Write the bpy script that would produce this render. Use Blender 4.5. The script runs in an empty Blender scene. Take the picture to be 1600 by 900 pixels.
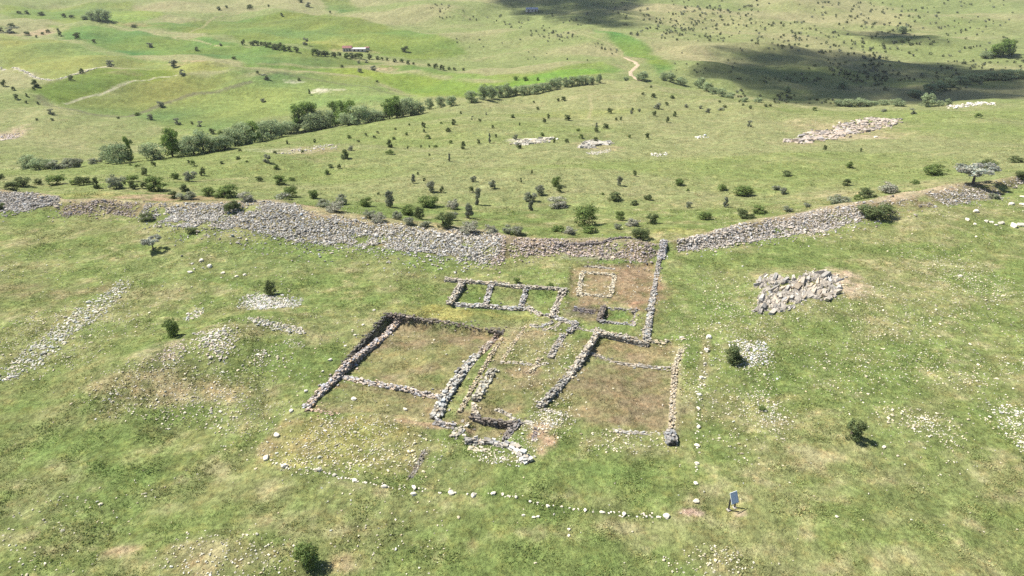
import bpy, math, random
import numpy as np

rng = np.random.default_rng(7)
random.seed(7)
sc = bpy.context.scene
COL = sc.collection

# ------------------------------------------------------------------ camera
HAZE = .00007
CAM_H, PITCH, F = 36.0, math.radians(26.0), 1066.7       # F: focal length in pixels of the 1600 px photograph
cam_d = bpy.data.cameras.new('camera')
cam_d.lens, cam_d.sensor_width = 24.0, 36.0
cam_d.clip_start, cam_d.clip_end = 0.5, 9000.0
cam = bpy.data.objects.new('camera', cam_d)
cam.location = (0, 0, CAM_H)
cam.rotation_euler = (math.pi / 2 - PITCH, 0, 0)
COL.objects.link(cam)
sc.camera = cam

def ray(px, py):
    """direction per unit of forward (world Y) distance"""
    px, py = np.asarray(px, float), np.asarray(py, float)
    x = (px - 800) / F
    y = -(py - 450) / F
    dy = math.cos(PITCH) + y * math.sin(PITCH)
    dz = -math.sin(PITCH) + y * math.cos(PITCH)
    return x / dy, dz / dy

# ------------------------------------------------------------------ noise
def _hash(ix, iy, seed):
    n = (ix.astype(np.int64) * 374761393 + iy.astype(np.int64) * 668265263 + seed * 1442695041) & 0x7fffffff
    n = ((n ^ (n >> 13)) * 1274126177) & 0x7fffffff
    n = (n ^ (n >> 16)) & 0x7fffffff
    return (n % 100003) / 100003.0

def vnoise(x, y, seed=0):
    ix, iy = np.floor(x), np.floor(y)
    fx, fy = x - ix, y - iy
    fx, fy = fx * fx * fx * (fx * (fx * 6 - 15) + 10), fy * fy * fy * (fy * (fy * 6 - 15) + 10)
    a, b = _hash(ix, iy, seed), _hash(ix + 1, iy, seed)
    c, d = _hash(ix, iy + 1, seed), _hash(ix + 1, iy + 1, seed)
    return (a + (b - a) * fx) * (1 - fy) + (c + (d - c) * fx) * fy

def fbm(x, y, scale, octaves=4, seed=0, gain=0.5):
    """0..1, centred on .5"""
    s, a, t = np.zeros_like(x, float), 1.0, 0.0
    x, y = x / scale, y / scale
    for k in range(octaves):
        s += a * vnoise(x * math.cos(.6 * k) - y * math.sin(.6 * k) + 17.3 * k, x * math.sin(.6 * k) + y * math.cos(.6 * k) - 9.1 * k, seed + k)
        t += a
        a *= gain
        x, y = x * 2.03, y * 2.03
    return s / t

def sstep(a, b, x):
    t = np.clip((x - a) / (b - a), 0, 1)
    return t * t * (3 - 2 * t)

# ------------------------------------------------------------------ terrain: thin plate spline through surveyed points
CTRL = [(800,345,104),(800,300,126),(800,250,158),(800,205,200),(800,168,252),
        (300,305,116),(300,270,140),(500,300,124),(500,250,160),(100,290,124),(0,285,130),(640,270,143),(640,220,190),
        (1000,345,103),(1000,300,125),(1000,250,157),(1000,200,205),(1000,150,285),
        (1200,310,121),(1200,250,157),(1200,200,210),(1400,280,135),(1400,230,175),(1400,190,235),(1600,240,160),(1600,200,210),
        # the convex edge of the near hill above the valley
        (60,272,155),(200,252,185),(400,222,215),(500,203,235),(660,178,270),(800,152,310),(940,129,350),(1000,128,352),(1100,134,348),(1200,156,315),(1300,165,300),(1450,168,295),(1600,160,310),
        # the valley floor behind it
        (60,266,185),(200,245,216),(400,214,250),(500,195,272),(660,170,308),(800,146,345),(940,124,385),(1000,122,390),(1100,128,385),(1200,149,352),(1300,158,335),(1450,160,335),(1600,150,350),
        # fields and hills beyond
        (0,235,235),(0,205,265),(0,180,305),(100,180,300),(100,145,345),(0,130,370),(100,110,410),(300,160,335),(300,130,375),(300,100,435),(450,140,365),(600,140,370),(600,110,440),(600,75,560),
        (100,65,560),(100,20,740),(500,30,690),(300,60,580),(300,0,860),(700,20,740),(750,80,540),(760,45,640),(860,95,460),(900,50,590),(900,5,800),
        (1050,100,450),(1200,110,430),(1200,135,385),(1400,140,385),(1500,130,405),(1300,85,530),(1550,90,530),(1300,30,750),(1500,5,880),(1100,40,660),(1600,60,640),(1450,60,620)]
cp = []
for px, py, Y in CTRL:
    a, b = ray(px, py)
    cp.append((a * Y, Y, CAM_H + b * Y))
for x in (-150, -110, -75, -45, -20, 0, 20, 45, 75, 110, 150):
    for y in (-40, 0, 25, 45, 62, 80, 92):
        if abs(x) > 110 and y > 70: continue
        cp.append((x, y, 0.0))
for px, py in ((0,312),(150,322),(300,335),(450,340),(600,362),(800,390),(1000,385),(1200,352),(1400,318),(1600,272)):
    a, b = ray(px, py)
    Y = -CAM_H / b
    cp.append((a * Y, Y, 0.0))
for x, y, z in ((-900,1200,40),(0,1250,45),(900,1250,55),(-1400,1750,70),(0,1750,75),(1400,1750,75),
                (-700,500,-12),(-520,250,-22),(-350,140,-10),(700,500,-22),(500,260,-14),(330,130,-2),(-300,-60,-8),(300,-60,-8)):
    cp.append((x, y, z))
cp = np.array(cp)
SC = 100.0
def _k(d2): return 0.5 * d2 * np.log(d2 + 1e-12)
P = cp[:, :2] / SC
n = len(P)
K = _k(((P[:, None] - P[None]) ** 2).sum(-1)) + np.eye(n) * 0.002
A = np.zeros((n + 3, n + 3))
A[:n, :n] = K; A[:n, n] = 1; A[:n, n + 1:] = P; A[n, :n] = 1; A[n + 1:, :n] = P.T
WT = np.linalg.solve(A, np.concatenate([cp[:, 2], np.zeros(3)]))
def tps(x, y):
    x, y = x.ravel() / SC, y.ravel() / SC
    out = np.zeros_like(x)
    for s in range(0, len(x), 60000):
        xs, ys = x[s:s + 60000], y[s:s + 60000]
        d2 = (xs[:, None] - P[None, :, 0]) ** 2 + (ys[:, None] - P[None, :, 1]) ** 2
        out[s:s + 60000] = _k(d2) @ WT[:n] + WT[n] + WT[n + 1] * xs + WT[n + 2] * ys
    return out

# one sheet: rows in Y, columns in g (x = g * s(Y)), fine round the ruins and coarser far away
rows = list(np.arange(-60, 34, 0.8)) + list(np.arange(34, 100, 0.26))
while rows[-1] < 1700: rows.append(rows[-1] * 1.0052 if rows[-1] > 100 else rows[-1] + .26)
rows = np.array(rows)
g = [0.0]
while g[-1] < 165:
    g.append(g[-1] + (0.27 if g[-1] < 42 else 0.27 + (g[-1] - 42) * 0.012))
g = np.array([-v for v in g[:0:-1]] + g)
def srow(Y): return np.where(Y < 100, 1.0, np.maximum(Y, 1) / 100.0)
GX = g[None, :] * srow(rows)[:, None]
GY = np.repeat(rows[:, None], len(g), 1)
# the spline is smooth: evaluate it on a thinned grid and interpolate
ri = np.unique(np.concatenate([np.arange(0, len(rows), 4), [len(rows) - 1]]))
ci = np.unique(np.concatenate([np.arange(0, len(g), 4), [len(g) - 1]]))
zc = tps(GX[np.ix_(ri, ci)], GY[np.ix_(ri, ci)]).reshape(len(ri), len(ci))
tmp = np.array([np.interp(np.arange(len(g)), ci, r) for r in zc])
H = np.array([np.interp(np.arange(len(rows)), ri, c) for c in tmp.T]).T
far = sstep(100, 320, GY)
H = H + (fbm(GX, GY, 14, 3, 3) - .5) * (1.25 - .5 * far) + (fbm(GX, GY, 3.0, 2, 9) - .5) * .28 * (1 - far)
H = H + (fbm(GX, GY, 85, 4, 21) - .5) * 17.0 * far + (fbm(GX * .7, GY, 34, 3, 35) - .5) * 4.4 * sstep(112, 150, GY) * (1 - .4 * far)

def hlook(x, y, Hm=None):
    Hm = H if Hm is None else Hm
    x, y = np.asarray(x, float), np.asarray(y, float)
    r = np.clip(np.interp(y, rows, np.arange(len(rows))), 0, len(rows) - 1.001)
    c = np.clip(np.interp(x / srow(y), g, np.arange(len(g))), 0, len(g) - 1.001)
    r0, c0 = r.astype(int), c.astype(int)
    fr, fc = r - r0, c - c0
    return (Hm[r0, c0] * (1 - fr) + Hm[r0 + 1, c0] * fr) * (1 - fc) + (Hm[r0, c0 + 1] * (1 - fr) + Hm[r0 + 1, c0 + 1] * fr) * fc

STEPS = np.concatenate([np.arange(14, 110, .5), 110 * 1.006 ** np.arange(0, 560)])
def ats(pts, Hm=None):
    """pixels of the photograph -> points on the ground"""
    pts = np.asarray(pts, float).reshape(-1, 2)
    a, b = ray(pts[:, 0], pts[:, 1])
    out = np.zeros((len(pts), 3))
    for s in range(0, len(pts), 400):
        aa, bb = a[s:s + 400], b[s:s + 400]
        D = CAM_H + bb[:, None] * STEPS[None] - hlook(aa[:, None] * STEPS[None], np.repeat(STEPS[None], len(aa), 0), Hm)
        hit = (D < 0)
        i = np.where(hit.any(1), hit.argmax(1), len(STEPS) - 1)
        i = np.maximum(i, 1)
        lo, hi = STEPS[i - 1], STEPS[i]
        for _ in range(18):
            m = (lo + hi) / 2
            below = CAM_H + bb * m - hlook(aa * m, m, Hm) < 0
            hi = np.where(below, m, hi); lo = np.where(below, lo, m)
        m = (lo + hi) / 2
        out[s:s + 400] = np.stack([aa * m, m, hlook(aa * m, m, Hm)], 1)
    return out
def at(px, py): return ats([(px, py)])[0]
def mpp(p):
    """metres per photo pixel at a point (across the view)"""
    p = np.asarray(p)
    d = p[..., 1] * math.cos(PITCH) + (CAM_H - p[..., 2]) * math.sin(PITCH)
    return d / F

# ---- rampart: a berm whose foot and crest are surveyed lines
RAMP = [(-420,284,322),(-220,290,328),(-60,292,330),(0,296,328),(45,299,328),(85,303,320),(100,308,337),(190,310,335),(230,314,342),(300,316,353),(370,313,357),(420,313,361),(470,321,374),(540,337,381),(600,343,385),(660,350,394),(720,358,403),(775,366,410),
        (800,370,400),(870,372,396),(930,372,400),(1005,376,408),(1040,374,392),(1070,370,391),(1120,358,386),(1200,338,371),(1290,322,358),(1370,310,338),(1430,297,330),(1500,285,318),(1550,279,310),(1590,270,290),(1660,258,278),(1800,232,254),(1980,205,228)]
rb = ats([(a, c) for a, b, c in RAMP])
rt_ = ats([(a, b + 13) for a, b, c in RAMP])
RBX, RBY = rb[:, 0], rb[:, 1]
RTX, RTY = rt_[:, 0], rt_[:, 1]
def ramp_t(x, y):
    yb, yt = np.interp(x, RBX, RBY), np.interp(x, RTX, RTY)
    return (y - yb) / np.maximum(yt - yb, 1.5)
def ramp_y(x, t):
    yb, yt = np.interp(x, RBX, RBY), np.interp(x, RTX, RTY)
    return yb + t * np.maximum(yt - yb, 1.5)
T = ramp_t(GX, GY)
GATE = ats([(1005, 400), (1068, 390)])[:, 0]
gate_gap = np.exp(-((GX - GATE.mean()) / 2.2) ** 2)
berm = sstep(-.05, .95, T) * (1 - sstep(1.05, 2.0, T)) * 1.05 * (1 - .45 * gate_gap)
H = H + berm

def poly_mask(x, y, poly, soft, wob=0.0, wscale=3.0, seed=5):
    """soft inside-mask of a world polygon (1 inside)"""
    poly = np.asarray(poly)[:, :2]
    out = np.zeros_like(x)
    m = soft * 2 + wob * 2
    box = (x > poly[:, 0].min() - m) & (x < poly[:, 0].max() + m) & (y > poly[:, 1].min() - m) & (y < poly[:, 1].max() + m)
    if not box.any(): return out
    xs, ys = x[box], y[box]
    inside = np.zeros(xs.shape, bool)
    dist = np.full(xs.shape, 1e9)
    q = len(poly)
    for i in range(q):
        x0, y0 = poly[i]; x1, y1 = poly[(i + 1) % q]
        if y0 != y1:
            inside ^= ((y0 > ys) != (y1 > ys)) & (xs < (x1 - x0) * (ys - y0) / (y1 - y0) + x0)
        L = (x1 - x0) ** 2 + (y1 - y0) ** 2 + 1e-9
        t = np.clip(((xs - x0) * (x1 - x0) + (ys - y0) * (y1 - y0)) / L, 0, 1)
        dist = np.minimum(dist, np.hypot(xs - x0 - t * (x1 - x0), ys - y0 - t * (y1 - y0)))
    sd = np.where(inside, dist, -dist)
    if wob: sd = sd + (fbm(xs, ys, wscale, 3, seed) - .5) * 2 * wob
    out[box] = sstep(-soft, soft, sd)
    return out
def line_dist(x, y, pl):
    pl = np.asarray(pl)[:, :2]
    d = np.full(np.shape(x), 1e9)
    for (x0, y0), (x1, y1) in zip(pl[:-1], pl[1:]):
        L = (x1 - x0) ** 2 + (y1 - y0) ** 2 + 1e-9
        t = np.clip(((x - x0) * (x1 - x0) + (y - y0) * (y1 - y0)) / L, 0, 1)
        d = np.minimum(d, np.hypot(x - x0 - t * (x1 - x0), y - y0 - t * (y1 - y0)))
    return d

# ---- excavated floors: (outline, depth on the far side, depth on the near side)
DIGS = [([(606,492),(786,519),(744,562),(680,655),(480,641),(530,575)], 1.0, .15),
        ([(716,446),(880,457),(864,494),(705,480)], .45, .30),
        ([(738,657),(808,666),(786,694),(730,690)], .32, .25),
        ([(937,522),(1066,534),(1050,676),(850,640)], .35, .10),
        ([(942,484),(994,486),(990,507),(938,504)], .45, .40),
        ([(893,415),(1024,412),(1016,470),(888,480)], .30, .15)]
dig_polys = []
H_PRE = H.copy()
for pts, d0, d1 in DIGS:
    w = ats(pts)
    m = poly_mask(GX, GY, w, .22)
    y0, y1 = w[:, 1].min(), w[:, 1].max()
    H = H - m * (d1 + (d0 - d1) * np.clip((GY - y0) / (y1 - y0), 0, 1))
    dig_polys.append(w)
# the low earthen mound on the left and the rubble hump beside the dark bush
for px, py, rx, ry, hh in ((215,590,75,40,1.9),(385,530,95,45,1.3),(345,530,60,40,.8),(430,500,60,30,.6),(1160,550,60,35,.5),(1250,452,80,40,.9),(330,870,120,50,.6)):
    p = at(px, py); s = mpp(p)
    fy = s / math.sin(math.atan2(CAM_H, p[1]))
    H = H + hh * np.exp(-(((GX - p[0]) / (rx * s)) ** 2 + ((GY - p[1]) / (ry * fy)) ** 2))

# ------------------------------------------------------------------ albedo of the ground
C = lambda r, g_, b: np.array((r, g_, b))
GREEN, LUSH, OLIVE, STRAW = C(.132,.165,.054), C(.098,.148,.042), C(.180,.184,.080), C(.250,.224,.124)
BROWN, CLAY, TAN, RUBBLE, DARKS = C(.160,.125,.075), C(.33,.225,.16), C(.27,.225,.13), C(.30,.285,.25), C(.10,.09,.065)
PALE = C(.42,.39,.30)
COLS = dict(green=GREEN, lush=LUSH, olive=OLIVE, straw=STRAW, brown=BROWN, clay=CLAY, tan=TAN, rubble=RUBBLE, dark=DARKS, pale=PALE,
            yellow=C(.235,.225,.075), red=C(.235,.155,.10), pink=C(.40,.30,.23))
# px, py, rx, ry (photo pixels), colour, strength
PATCH = [(975,620,70,34,'brown',.6),(985,548,60,16,'red',.5),(905,600,30,28,'lush',.45),(1010,640,30,16,'dark',.35),(960,570,40,12,'green',.5),(1000,440,36,45,'red',.6),(930,490,40,14,'brown',.6),(650,545,110,34,'olive',.7),(690,530,60,16,'brown',.75),(610,545,40,22,'tan',.6),(650,590,80,30,'straw',.45),(560,625,70,16,'straw',.5),(640,645,60,10,'tan',.55),(45,560,45,18,'straw',0.18),(95,510,40,22,'straw',0.18),(140,475,35,22,'straw',0.18),(180,445,25,12,'straw',0.16),(370,610,60,25,'tan',.4),(390,650,70,25,'tan',.35),(230,585,45,22,'tan',.45),(425,690,15,30,'clay',.45),(960,620,105,55,'brown',.6),(640,590,110,60,'olive',.35),(820,540,50,40,'straw',.35),(1000,445,30,50,'brown',.6),(930,470,30,20,'brown',.5),(800,650,60,30,'tan',.3),(800,590,40,20,'straw',.4),(620,535,60,18,'lush',.35),(740,489,110,7,'yellow',.8),(805,502,40,12,'straw',0.16),(760,610,14,40,'yellow',.4),(720,640,20,16,'lush',.3),(1085,590,18,70,'lush',.3),(655,532,85,22,'brown',.55),(700,560,60,25,'lush',.35),(610,575,60,30,'olive',.4),(600,632,95,15,'straw',.45),(690,520,60,8,'lush',.6),(560,560,18,26,'tan',.35),
         (990,545,65,14,'red',.75),(1010,560,40,10,'clay',.5),(950,600,90,40,'brown',.55),(1000,650,60,22,'brown',.6),(910,645,40,10,'clay',.5),(880,625,30,12,'lush',.5),(930,575,30,20,'lush',.4),
         (985,440,42,48,'red',.62),(930,400,50,10,'rubble',.4),(1005,425,20,30,'brown',.6),(905,485,25,10,'dark',.7),(965,495,25,9,'lush',.85),(960,410,40,7,'lush',.8),(935,445,22,14,'olive',.6),
         (815,581,24,9,'clay',.9),(828,600,20,8,'brown',.5),(845,682,24,24,'clay',.75),(760,678,30,7,'clay',.55),(770,610,40,22,'olive',.35),(850,660,36,14,'straw',0.34),(800,712,45,10,'straw',0.27),
         (730,652,18,10,'clay',.5),(780,540,12,18,'red',.6),(842,540,32,20,'straw',.4),(880,560,20,22,'lush',.45),(820,462,45,9,'lush',.5),(740,465,16,12,'lush',.6),(850,468,18,12,'lush',.5),(795,466,18,12,'olive',.6),
         (540,692,120,42,'yellow',.75),(640,705,50,30,'straw',.55),(620,655,90,8,'clay',.35),(700,730,60,25,'lush',.45),
         (1080,800,20,5,'pink',.95),(1155,803,13,5,'pink',.85),(1115,795,30,8,'lush',.4),(1140,800,30,12,'yellow',.45),
         (240,605,95,26,'tan',.6),(330,615,90,16,'tan',.55),(170,640,25,25,'tan',.45),(345,530,45,30,'straw',0.16),(425,508,50,12,'straw',0.18),(405,565,25,20,'straw',0.11),(250,545,40,14,'pink',.3),
         (1325,442,36,22,'pink',.65),(1250,455,70,30,'tan',.4),(1165,552,32,22,'straw',0.23),(1400,470,60,40,'olive',.4),
         (1190,640,40,35,'straw',0.14),(1440,665,40,18,'straw',0.14),(1590,665,25,45,'straw',0.20),(1470,590,50,14,'straw',0.11),(1130,455,40,12,'straw',0.10),
         (330,870,90,30,'tan',.55),(420,800,40,30,'straw',.4),(560,880,50,12,'clay',.45),(60,790,60,30,'straw',.3),(70,860,40,10,'clay',.3),(190,860,30,8,'clay',.4),(1220,890,80,12,'straw',.5),(1120,860,60,30,'olive',.3),
         (100,540,120,50,'olive',.4),(60,455,120,14,'brown',.45),(330,415,180,20,'straw',.22),(560,400,180,18,'lush',.3),(1330,340,120,10,'olive',.2),(1300,700,120,40,'straw',.25),(1450,760,160,50,'straw',.2),
         (1100,440,40,40,'lush',.4),(1060,500,25,25,'lush',.4),(470,560,60,40,'lush',.25),(100,700,150,50,'lush',.3),(180,780,120,50,'lush',.35),(560,790,120,25,'lush',.3),(640,840,60,30,'lush',.25),(950,720,90,30,'lush',.3),(1300,600,100,40,'lush',.15),
         (230,308,70,5,'clay',.6),(300,310,60,5,'red',.5),(130,304,60,4,'yellow',.4),(480,322,35,5,'clay',.5),(830,374,40,4,'pink',.3),(1060,362,40,6,'yellow',.45),(1050,372,26,8,'tan',.5),
         (1320,302,80,5,'tan',.45),(1470,288,50,5,'tan',.4),(500,240,40,10,'brown',.35),(480,235,45,6,'clay',.3),(440,236,60,4,'pale',.3),(825,220,30,4,'pale',.7),(935,229,40,6,'tan',.6),(1240,225,40,4,'tan',.4),(1330,205,90,14,'tan',.55),(1330,213,60,4,'pink',.4),
         (1035,245,60,12,'olive',.3),(1300,190,120,6,'straw',.4),(1090,175,100,7,'olive',.4),(900,180,90,7,'yellow',.25),(700,200,90,8,'olive',.3),(960,145,80,6,'straw',.3),(800,165,60,4,'tan',.3),
         (500,142,16,4,'pale',.7),(460,128,16,3,'pale',.45),(530,140,10,2,'pale',.5),(600,108,22,3,'clay',.4),(560,145,60,5,'olive',.4),(520,66,45,5,'yellow',.5),(555,78,40,3,'clay',.4),
         (10,213,25,10,'pink',.6),(40,180,60,14,'straw',.35),(110,210,100,12,'olive',.35),(60,52,30,6,'clay',.5),(200,38,50,3,'red',.45),(240,13,40,4,'brown',.35),(290,97,30,3,'clay',.45),(190,112,30,4,'brown',.4),
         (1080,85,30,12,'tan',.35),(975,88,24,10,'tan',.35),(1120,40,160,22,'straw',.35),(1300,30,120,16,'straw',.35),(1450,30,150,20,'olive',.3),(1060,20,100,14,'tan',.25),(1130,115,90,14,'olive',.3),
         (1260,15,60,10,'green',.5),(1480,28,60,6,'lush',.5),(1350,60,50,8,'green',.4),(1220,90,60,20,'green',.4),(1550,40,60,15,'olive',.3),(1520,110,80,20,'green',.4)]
pc = ats([(a, b) for a, b, *_ in PATCH])
PATCHW = []
for (px, py, rx, ry, cn, st), p in zip(PATCH, pc):
    s = mpp(p)
    q = ats([(px, py + ry), (px, py - ry)])
    ryw = max(abs(q[1][1] - q[0][1]) / 2, ry * s)
    if ryw > 12 * ry * s: ryw = 4 * ry * s
    PATCHW.append((p[0], p[1], rx * s, ryw, COLS[cn], min(1, st * 1.1)))

FIELDS = [([(0,52),(90,62),(200,90),(380,106),(270,118),(170,103),(75,125),(40,112),(0,104)], C(.142,.170,.050), .9, 20),
          ([(58,142),(110,120),(170,106),(270,112),(270,120),(190,133),(100,164),(70,152)], C(.095,.138,.026), .9, 65),
          ([(100,166),(200,135),(275,121),(330,118),(420,110),(300,150),(250,165),(205,181),(150,176)], C(.126,.160,.048), .9, 70),
          ([(205,182),(290,152),(430,112),(560,120),(660,150),(640,162),(560,160),(470,170),(400,190),(330,205)], C(.122,.168,.052), .95, 80),
          ([(80,40),(220,48),(390,72),(560,94),(600,98),(560,104),(390,100),(200,86),(95,62)], C(.085,.140,.034), .85, 15),
          ([(390,104),(560,106),(660,116),(780,130),(930,120),(740,152),(665,150),(560,118)], C(.120,.180,.032), .9, 20),
          ([(560,98),(650,103),(760,118),(850,112),(940,96),(975,110),(930,120),(790,128),(660,114)], C(.110,.170,.036), .8, 10),
          ([(215,42),(300,35),(420,22),(510,22),(600,40),(710,62),(730,85),(640,92),(480,72),(380,64),(300,52)], C(.105,.150,.034), .85, 100),
          ([(505,0),(545,0),(560,16),(535,20),(510,14)], C(.075,.120,.030), .8, 60),
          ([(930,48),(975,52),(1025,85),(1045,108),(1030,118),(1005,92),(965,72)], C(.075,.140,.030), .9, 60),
          ([(800,122),(830,118),(900,108),(945,110),(890,124),(800,137)], C(.095,.180,.030), .8, 15),
          ([(0,8),(200,2),(260,22),(190,40),(60,30),(0,22)], C(.115,.165,.036), .7, 10)]
FIELDW = [(ats(p), c, s, math.radians(d)) for p, c, s, d in FIELDS]
PATHS = [([(0,105),(30,109),(62,123),(78,126),(110,118),(150,106),(175,103)], .9, PALE, .8), ([(100,162),(165,144),(200,128),(245,121),(275,118)], .9, PALE, .55),
         ([(205,181),(250,164),(290,150),(350,140),(390,128)], 2.2, DARKS, .6), ([(330,100),(400,108),(470,120),(560,134),(640,150)], 2.0, DARKS, .35), ([(60,150),(80,166),(140,178),(205,182)], 2.4, DARKS, .5), ([(0,40),(90,62),(200,90),(300,98)], 2.0, LUSH, .5), ([(170,38),(240,52),(330,70),(390,74)], 1.0, STRAW, .7), ([(0,22),(60,24),(110,27)], 1.2, DARKS, .4),
         ([(270,60),(330,30),(400,14)], 1.0, STRAW, .6), ([(740,95),(790,84),(850,75)], 1.0, STRAW, .5), ([(80,285),(180,284),(300,283),(385,278)], .5, STRAW, .5),
         ([(920,185),(925,165),(920,150),(935,142)], .6, STRAW, .5), ([(880,50),(930,60),(970,78),(985,92)], 1.0, STRAW, .6), ([(735,30),(700,15),(660,8)], 1.2, STRAW, .4)]
PATHW = [(ats(p), w, c, s) for p, w, c, s in PATHS]
EARTH_SHADE = [([(418,718),(445,730),(497,735),(554,752),(647,763),(706,771),(771,772),(856,792),(897,796),(975,804),(1041,808)], .22, LUSH * .7, .6), ([(1107,527),(1101,569),(1092,617),(1091,668),(1089,725),(1087,784)], .22, LUSH * .7, .6), ([(640,748),(665,705)], .25, DARKS, .8), ([(530,602),(690,628)], .5, BROWN, .4), ([(620,656),(700,668)], .35, CLAY, .5), ([(1060,545),(1050,680)], .55, STRAW, .7), ([(800,520),(740,640)], .35, STRAW, .6), ([(1103,530),(1098,600)], .5, TAN, .4)]  # first two: boundary line darkened for rope shade and trampled grass
EARTH_SHADEW = [(ats(p), w, c, s) for p, w, c, s in EARTH_SHADE]

ROOMS = [(dig_polys[0], .85), (dig_polys[2], .6), (dig_polys[3], .62), (dig_polys[5], .45), (ats([(800,515),(905,520),(855,590),(845,640),(740,652),(760,590)]), .7), (ats([(440,655),(690,665),(650,740),(425,705)]), .5)]
def mix(col, c, m): return col * (1 - m[:, None]) + np.atleast_2d(np.asarray(c)) * m[:, None]
def tint(x, y, stripes=True):
    """base colour of the ground and density of pale flecks"""
    n1, n2, n3 = fbm(x, y, 30, 4, 31), fbm(x * .6 - y * .15, y, 4.5, 4, 57, .6), fbm(x, y, 1.2, 3, 77, .6)
    n4 = fbm(x * .8 - y * .35, y + x * .2, 2.2, 4, 87, .65)
    col = np.repeat(GREEN[None], len(x), 0)
    col = mix(col, OLIVE, sstep(.44, .66, .25 * n1 + .75 * n2) * .62)
    col = mix(col, LUSH, sstep(.54, .36, .3 * n1 + .3 * n2 + .4 * n4) * .45)
    col = mix(col, STRAW, sstep(.53, .70, .10 * n1 + .25 * n2 + .40 * n4 + .25 * n3) * .62)
    hill = sstep(250, 430, y + .15 * np.abs(x))
    slope = sstep(104, 130, y) * (1 - hill)
    nb = fbm(x * .35, y, 22, 4, 93)
    col = mix(col, mix(np.repeat(C(.148,.178,.062)[None], len(x), 0), C(.190,.196,.094), sstep(.35, .65, nb)), slope * .65)
    nf = fbm(x * .5, y, 60, 4, 131)
    fc = mix(np.repeat(C(.142,.170,.066)[None], len(x), 0), C(.200,.195,.100), sstep(.38, .62, nf))
    col = mix(col, fc, hill * .8)
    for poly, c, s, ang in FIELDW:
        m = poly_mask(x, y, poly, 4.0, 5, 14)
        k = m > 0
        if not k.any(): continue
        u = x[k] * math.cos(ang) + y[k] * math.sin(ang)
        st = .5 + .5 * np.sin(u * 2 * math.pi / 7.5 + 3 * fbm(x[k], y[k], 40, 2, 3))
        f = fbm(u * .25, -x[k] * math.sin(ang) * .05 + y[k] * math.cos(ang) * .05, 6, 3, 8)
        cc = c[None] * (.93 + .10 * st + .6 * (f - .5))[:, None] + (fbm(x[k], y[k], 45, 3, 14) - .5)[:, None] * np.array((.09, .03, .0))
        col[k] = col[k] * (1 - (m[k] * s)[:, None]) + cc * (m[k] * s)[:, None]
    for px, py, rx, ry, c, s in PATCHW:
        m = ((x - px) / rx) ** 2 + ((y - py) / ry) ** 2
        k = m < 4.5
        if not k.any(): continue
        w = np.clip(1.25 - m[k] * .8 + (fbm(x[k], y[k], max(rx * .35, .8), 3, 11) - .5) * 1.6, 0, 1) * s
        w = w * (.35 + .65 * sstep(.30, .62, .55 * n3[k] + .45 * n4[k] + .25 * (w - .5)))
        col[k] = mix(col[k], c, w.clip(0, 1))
    for i_, (poly, st) in enumerate(ROOMS):
        m = poly_mask(x, y, poly, .35, .3, 2)
        k = m > 0
        if k.any():
            dry = mix(np.repeat(C(.165,.160,.070)[None], k.sum(), 0), C(.185,.150,.088), sstep(.40, .62, .6 * n2[k] + .4 * n4[k]))
            col[k] = mix(col[k], dry, m[k] * st * sstep(.22, .55, .5 * n3[k] + .5 * n4[k]))
    m = poly_mask(x, y, dig_polys[5], .5, .5, 2) * sstep(.25, .55, .5 * n3 + .5 * n4)
    col = mix(col, C(.205,.150,.095), m * .65)
    for pl, w, c, s in PATHW + EARTH_SHADEW:
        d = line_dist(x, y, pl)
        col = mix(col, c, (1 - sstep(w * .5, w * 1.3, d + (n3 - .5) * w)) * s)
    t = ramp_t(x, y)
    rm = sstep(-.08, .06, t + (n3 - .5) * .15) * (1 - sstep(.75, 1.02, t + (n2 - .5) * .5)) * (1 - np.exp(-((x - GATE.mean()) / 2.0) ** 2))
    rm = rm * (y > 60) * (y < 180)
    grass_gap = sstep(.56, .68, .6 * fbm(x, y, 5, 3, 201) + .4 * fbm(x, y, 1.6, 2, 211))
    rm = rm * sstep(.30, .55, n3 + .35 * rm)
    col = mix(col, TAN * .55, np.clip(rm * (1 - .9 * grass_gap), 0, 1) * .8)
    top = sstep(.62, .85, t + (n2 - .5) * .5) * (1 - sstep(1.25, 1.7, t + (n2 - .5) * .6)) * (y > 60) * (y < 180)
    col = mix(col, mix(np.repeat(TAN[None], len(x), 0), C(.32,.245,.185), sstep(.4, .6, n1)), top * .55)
    col *= (.72 + .56 * n3)[:, None]
    return np.clip(col, .01, .8)

SPECK = [(100,515,95,60,.75),(345,530,45,30,.9),(430,508,55,14,.9),(410,562,35,22,.8),(300,610,130,40,.7),(390,650,70,30,.6),(215,600,60,40,.7),(1165,500,70,40,.7),(1420,560,180,40,.45),(1500,430,60,40,.8),(1380,520,60,30,.6),(1350,600,120,20,.35),(845,655,40,18,1.1),(790,712,50,12,1.0),(860,620,30,30,.9),(960,690,60,16,.8),(880,560,30,40,.5),(1075,600,20,70,.5),(1110,870,40,20,.9),(540,692,125,45,1.15),(240,610,110,35,.6),(340,530,50,40,.6),(1165,555,60,35,.7),(1190,640,45,45,.8),(1440,660,55,35,.8),(1590,670,40,60,.9),(1400,490,140,60,.5),(1480,590,80,25,.6),(860,640,40,40,.8),(800,700,50,25,.8),(1000,690,60,20,.6),(330,870,120,40,.6),(1100,880,70,25,.6),(1240,470,80,40,.6),(100,520,120,60,.4),(640,700,60,40,.8),(1110,590,40,120,.4),(850,560,60,80,.4),(1500,430,80,60,.5),(1150,460,60,40,.5)]
SPW = []
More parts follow.
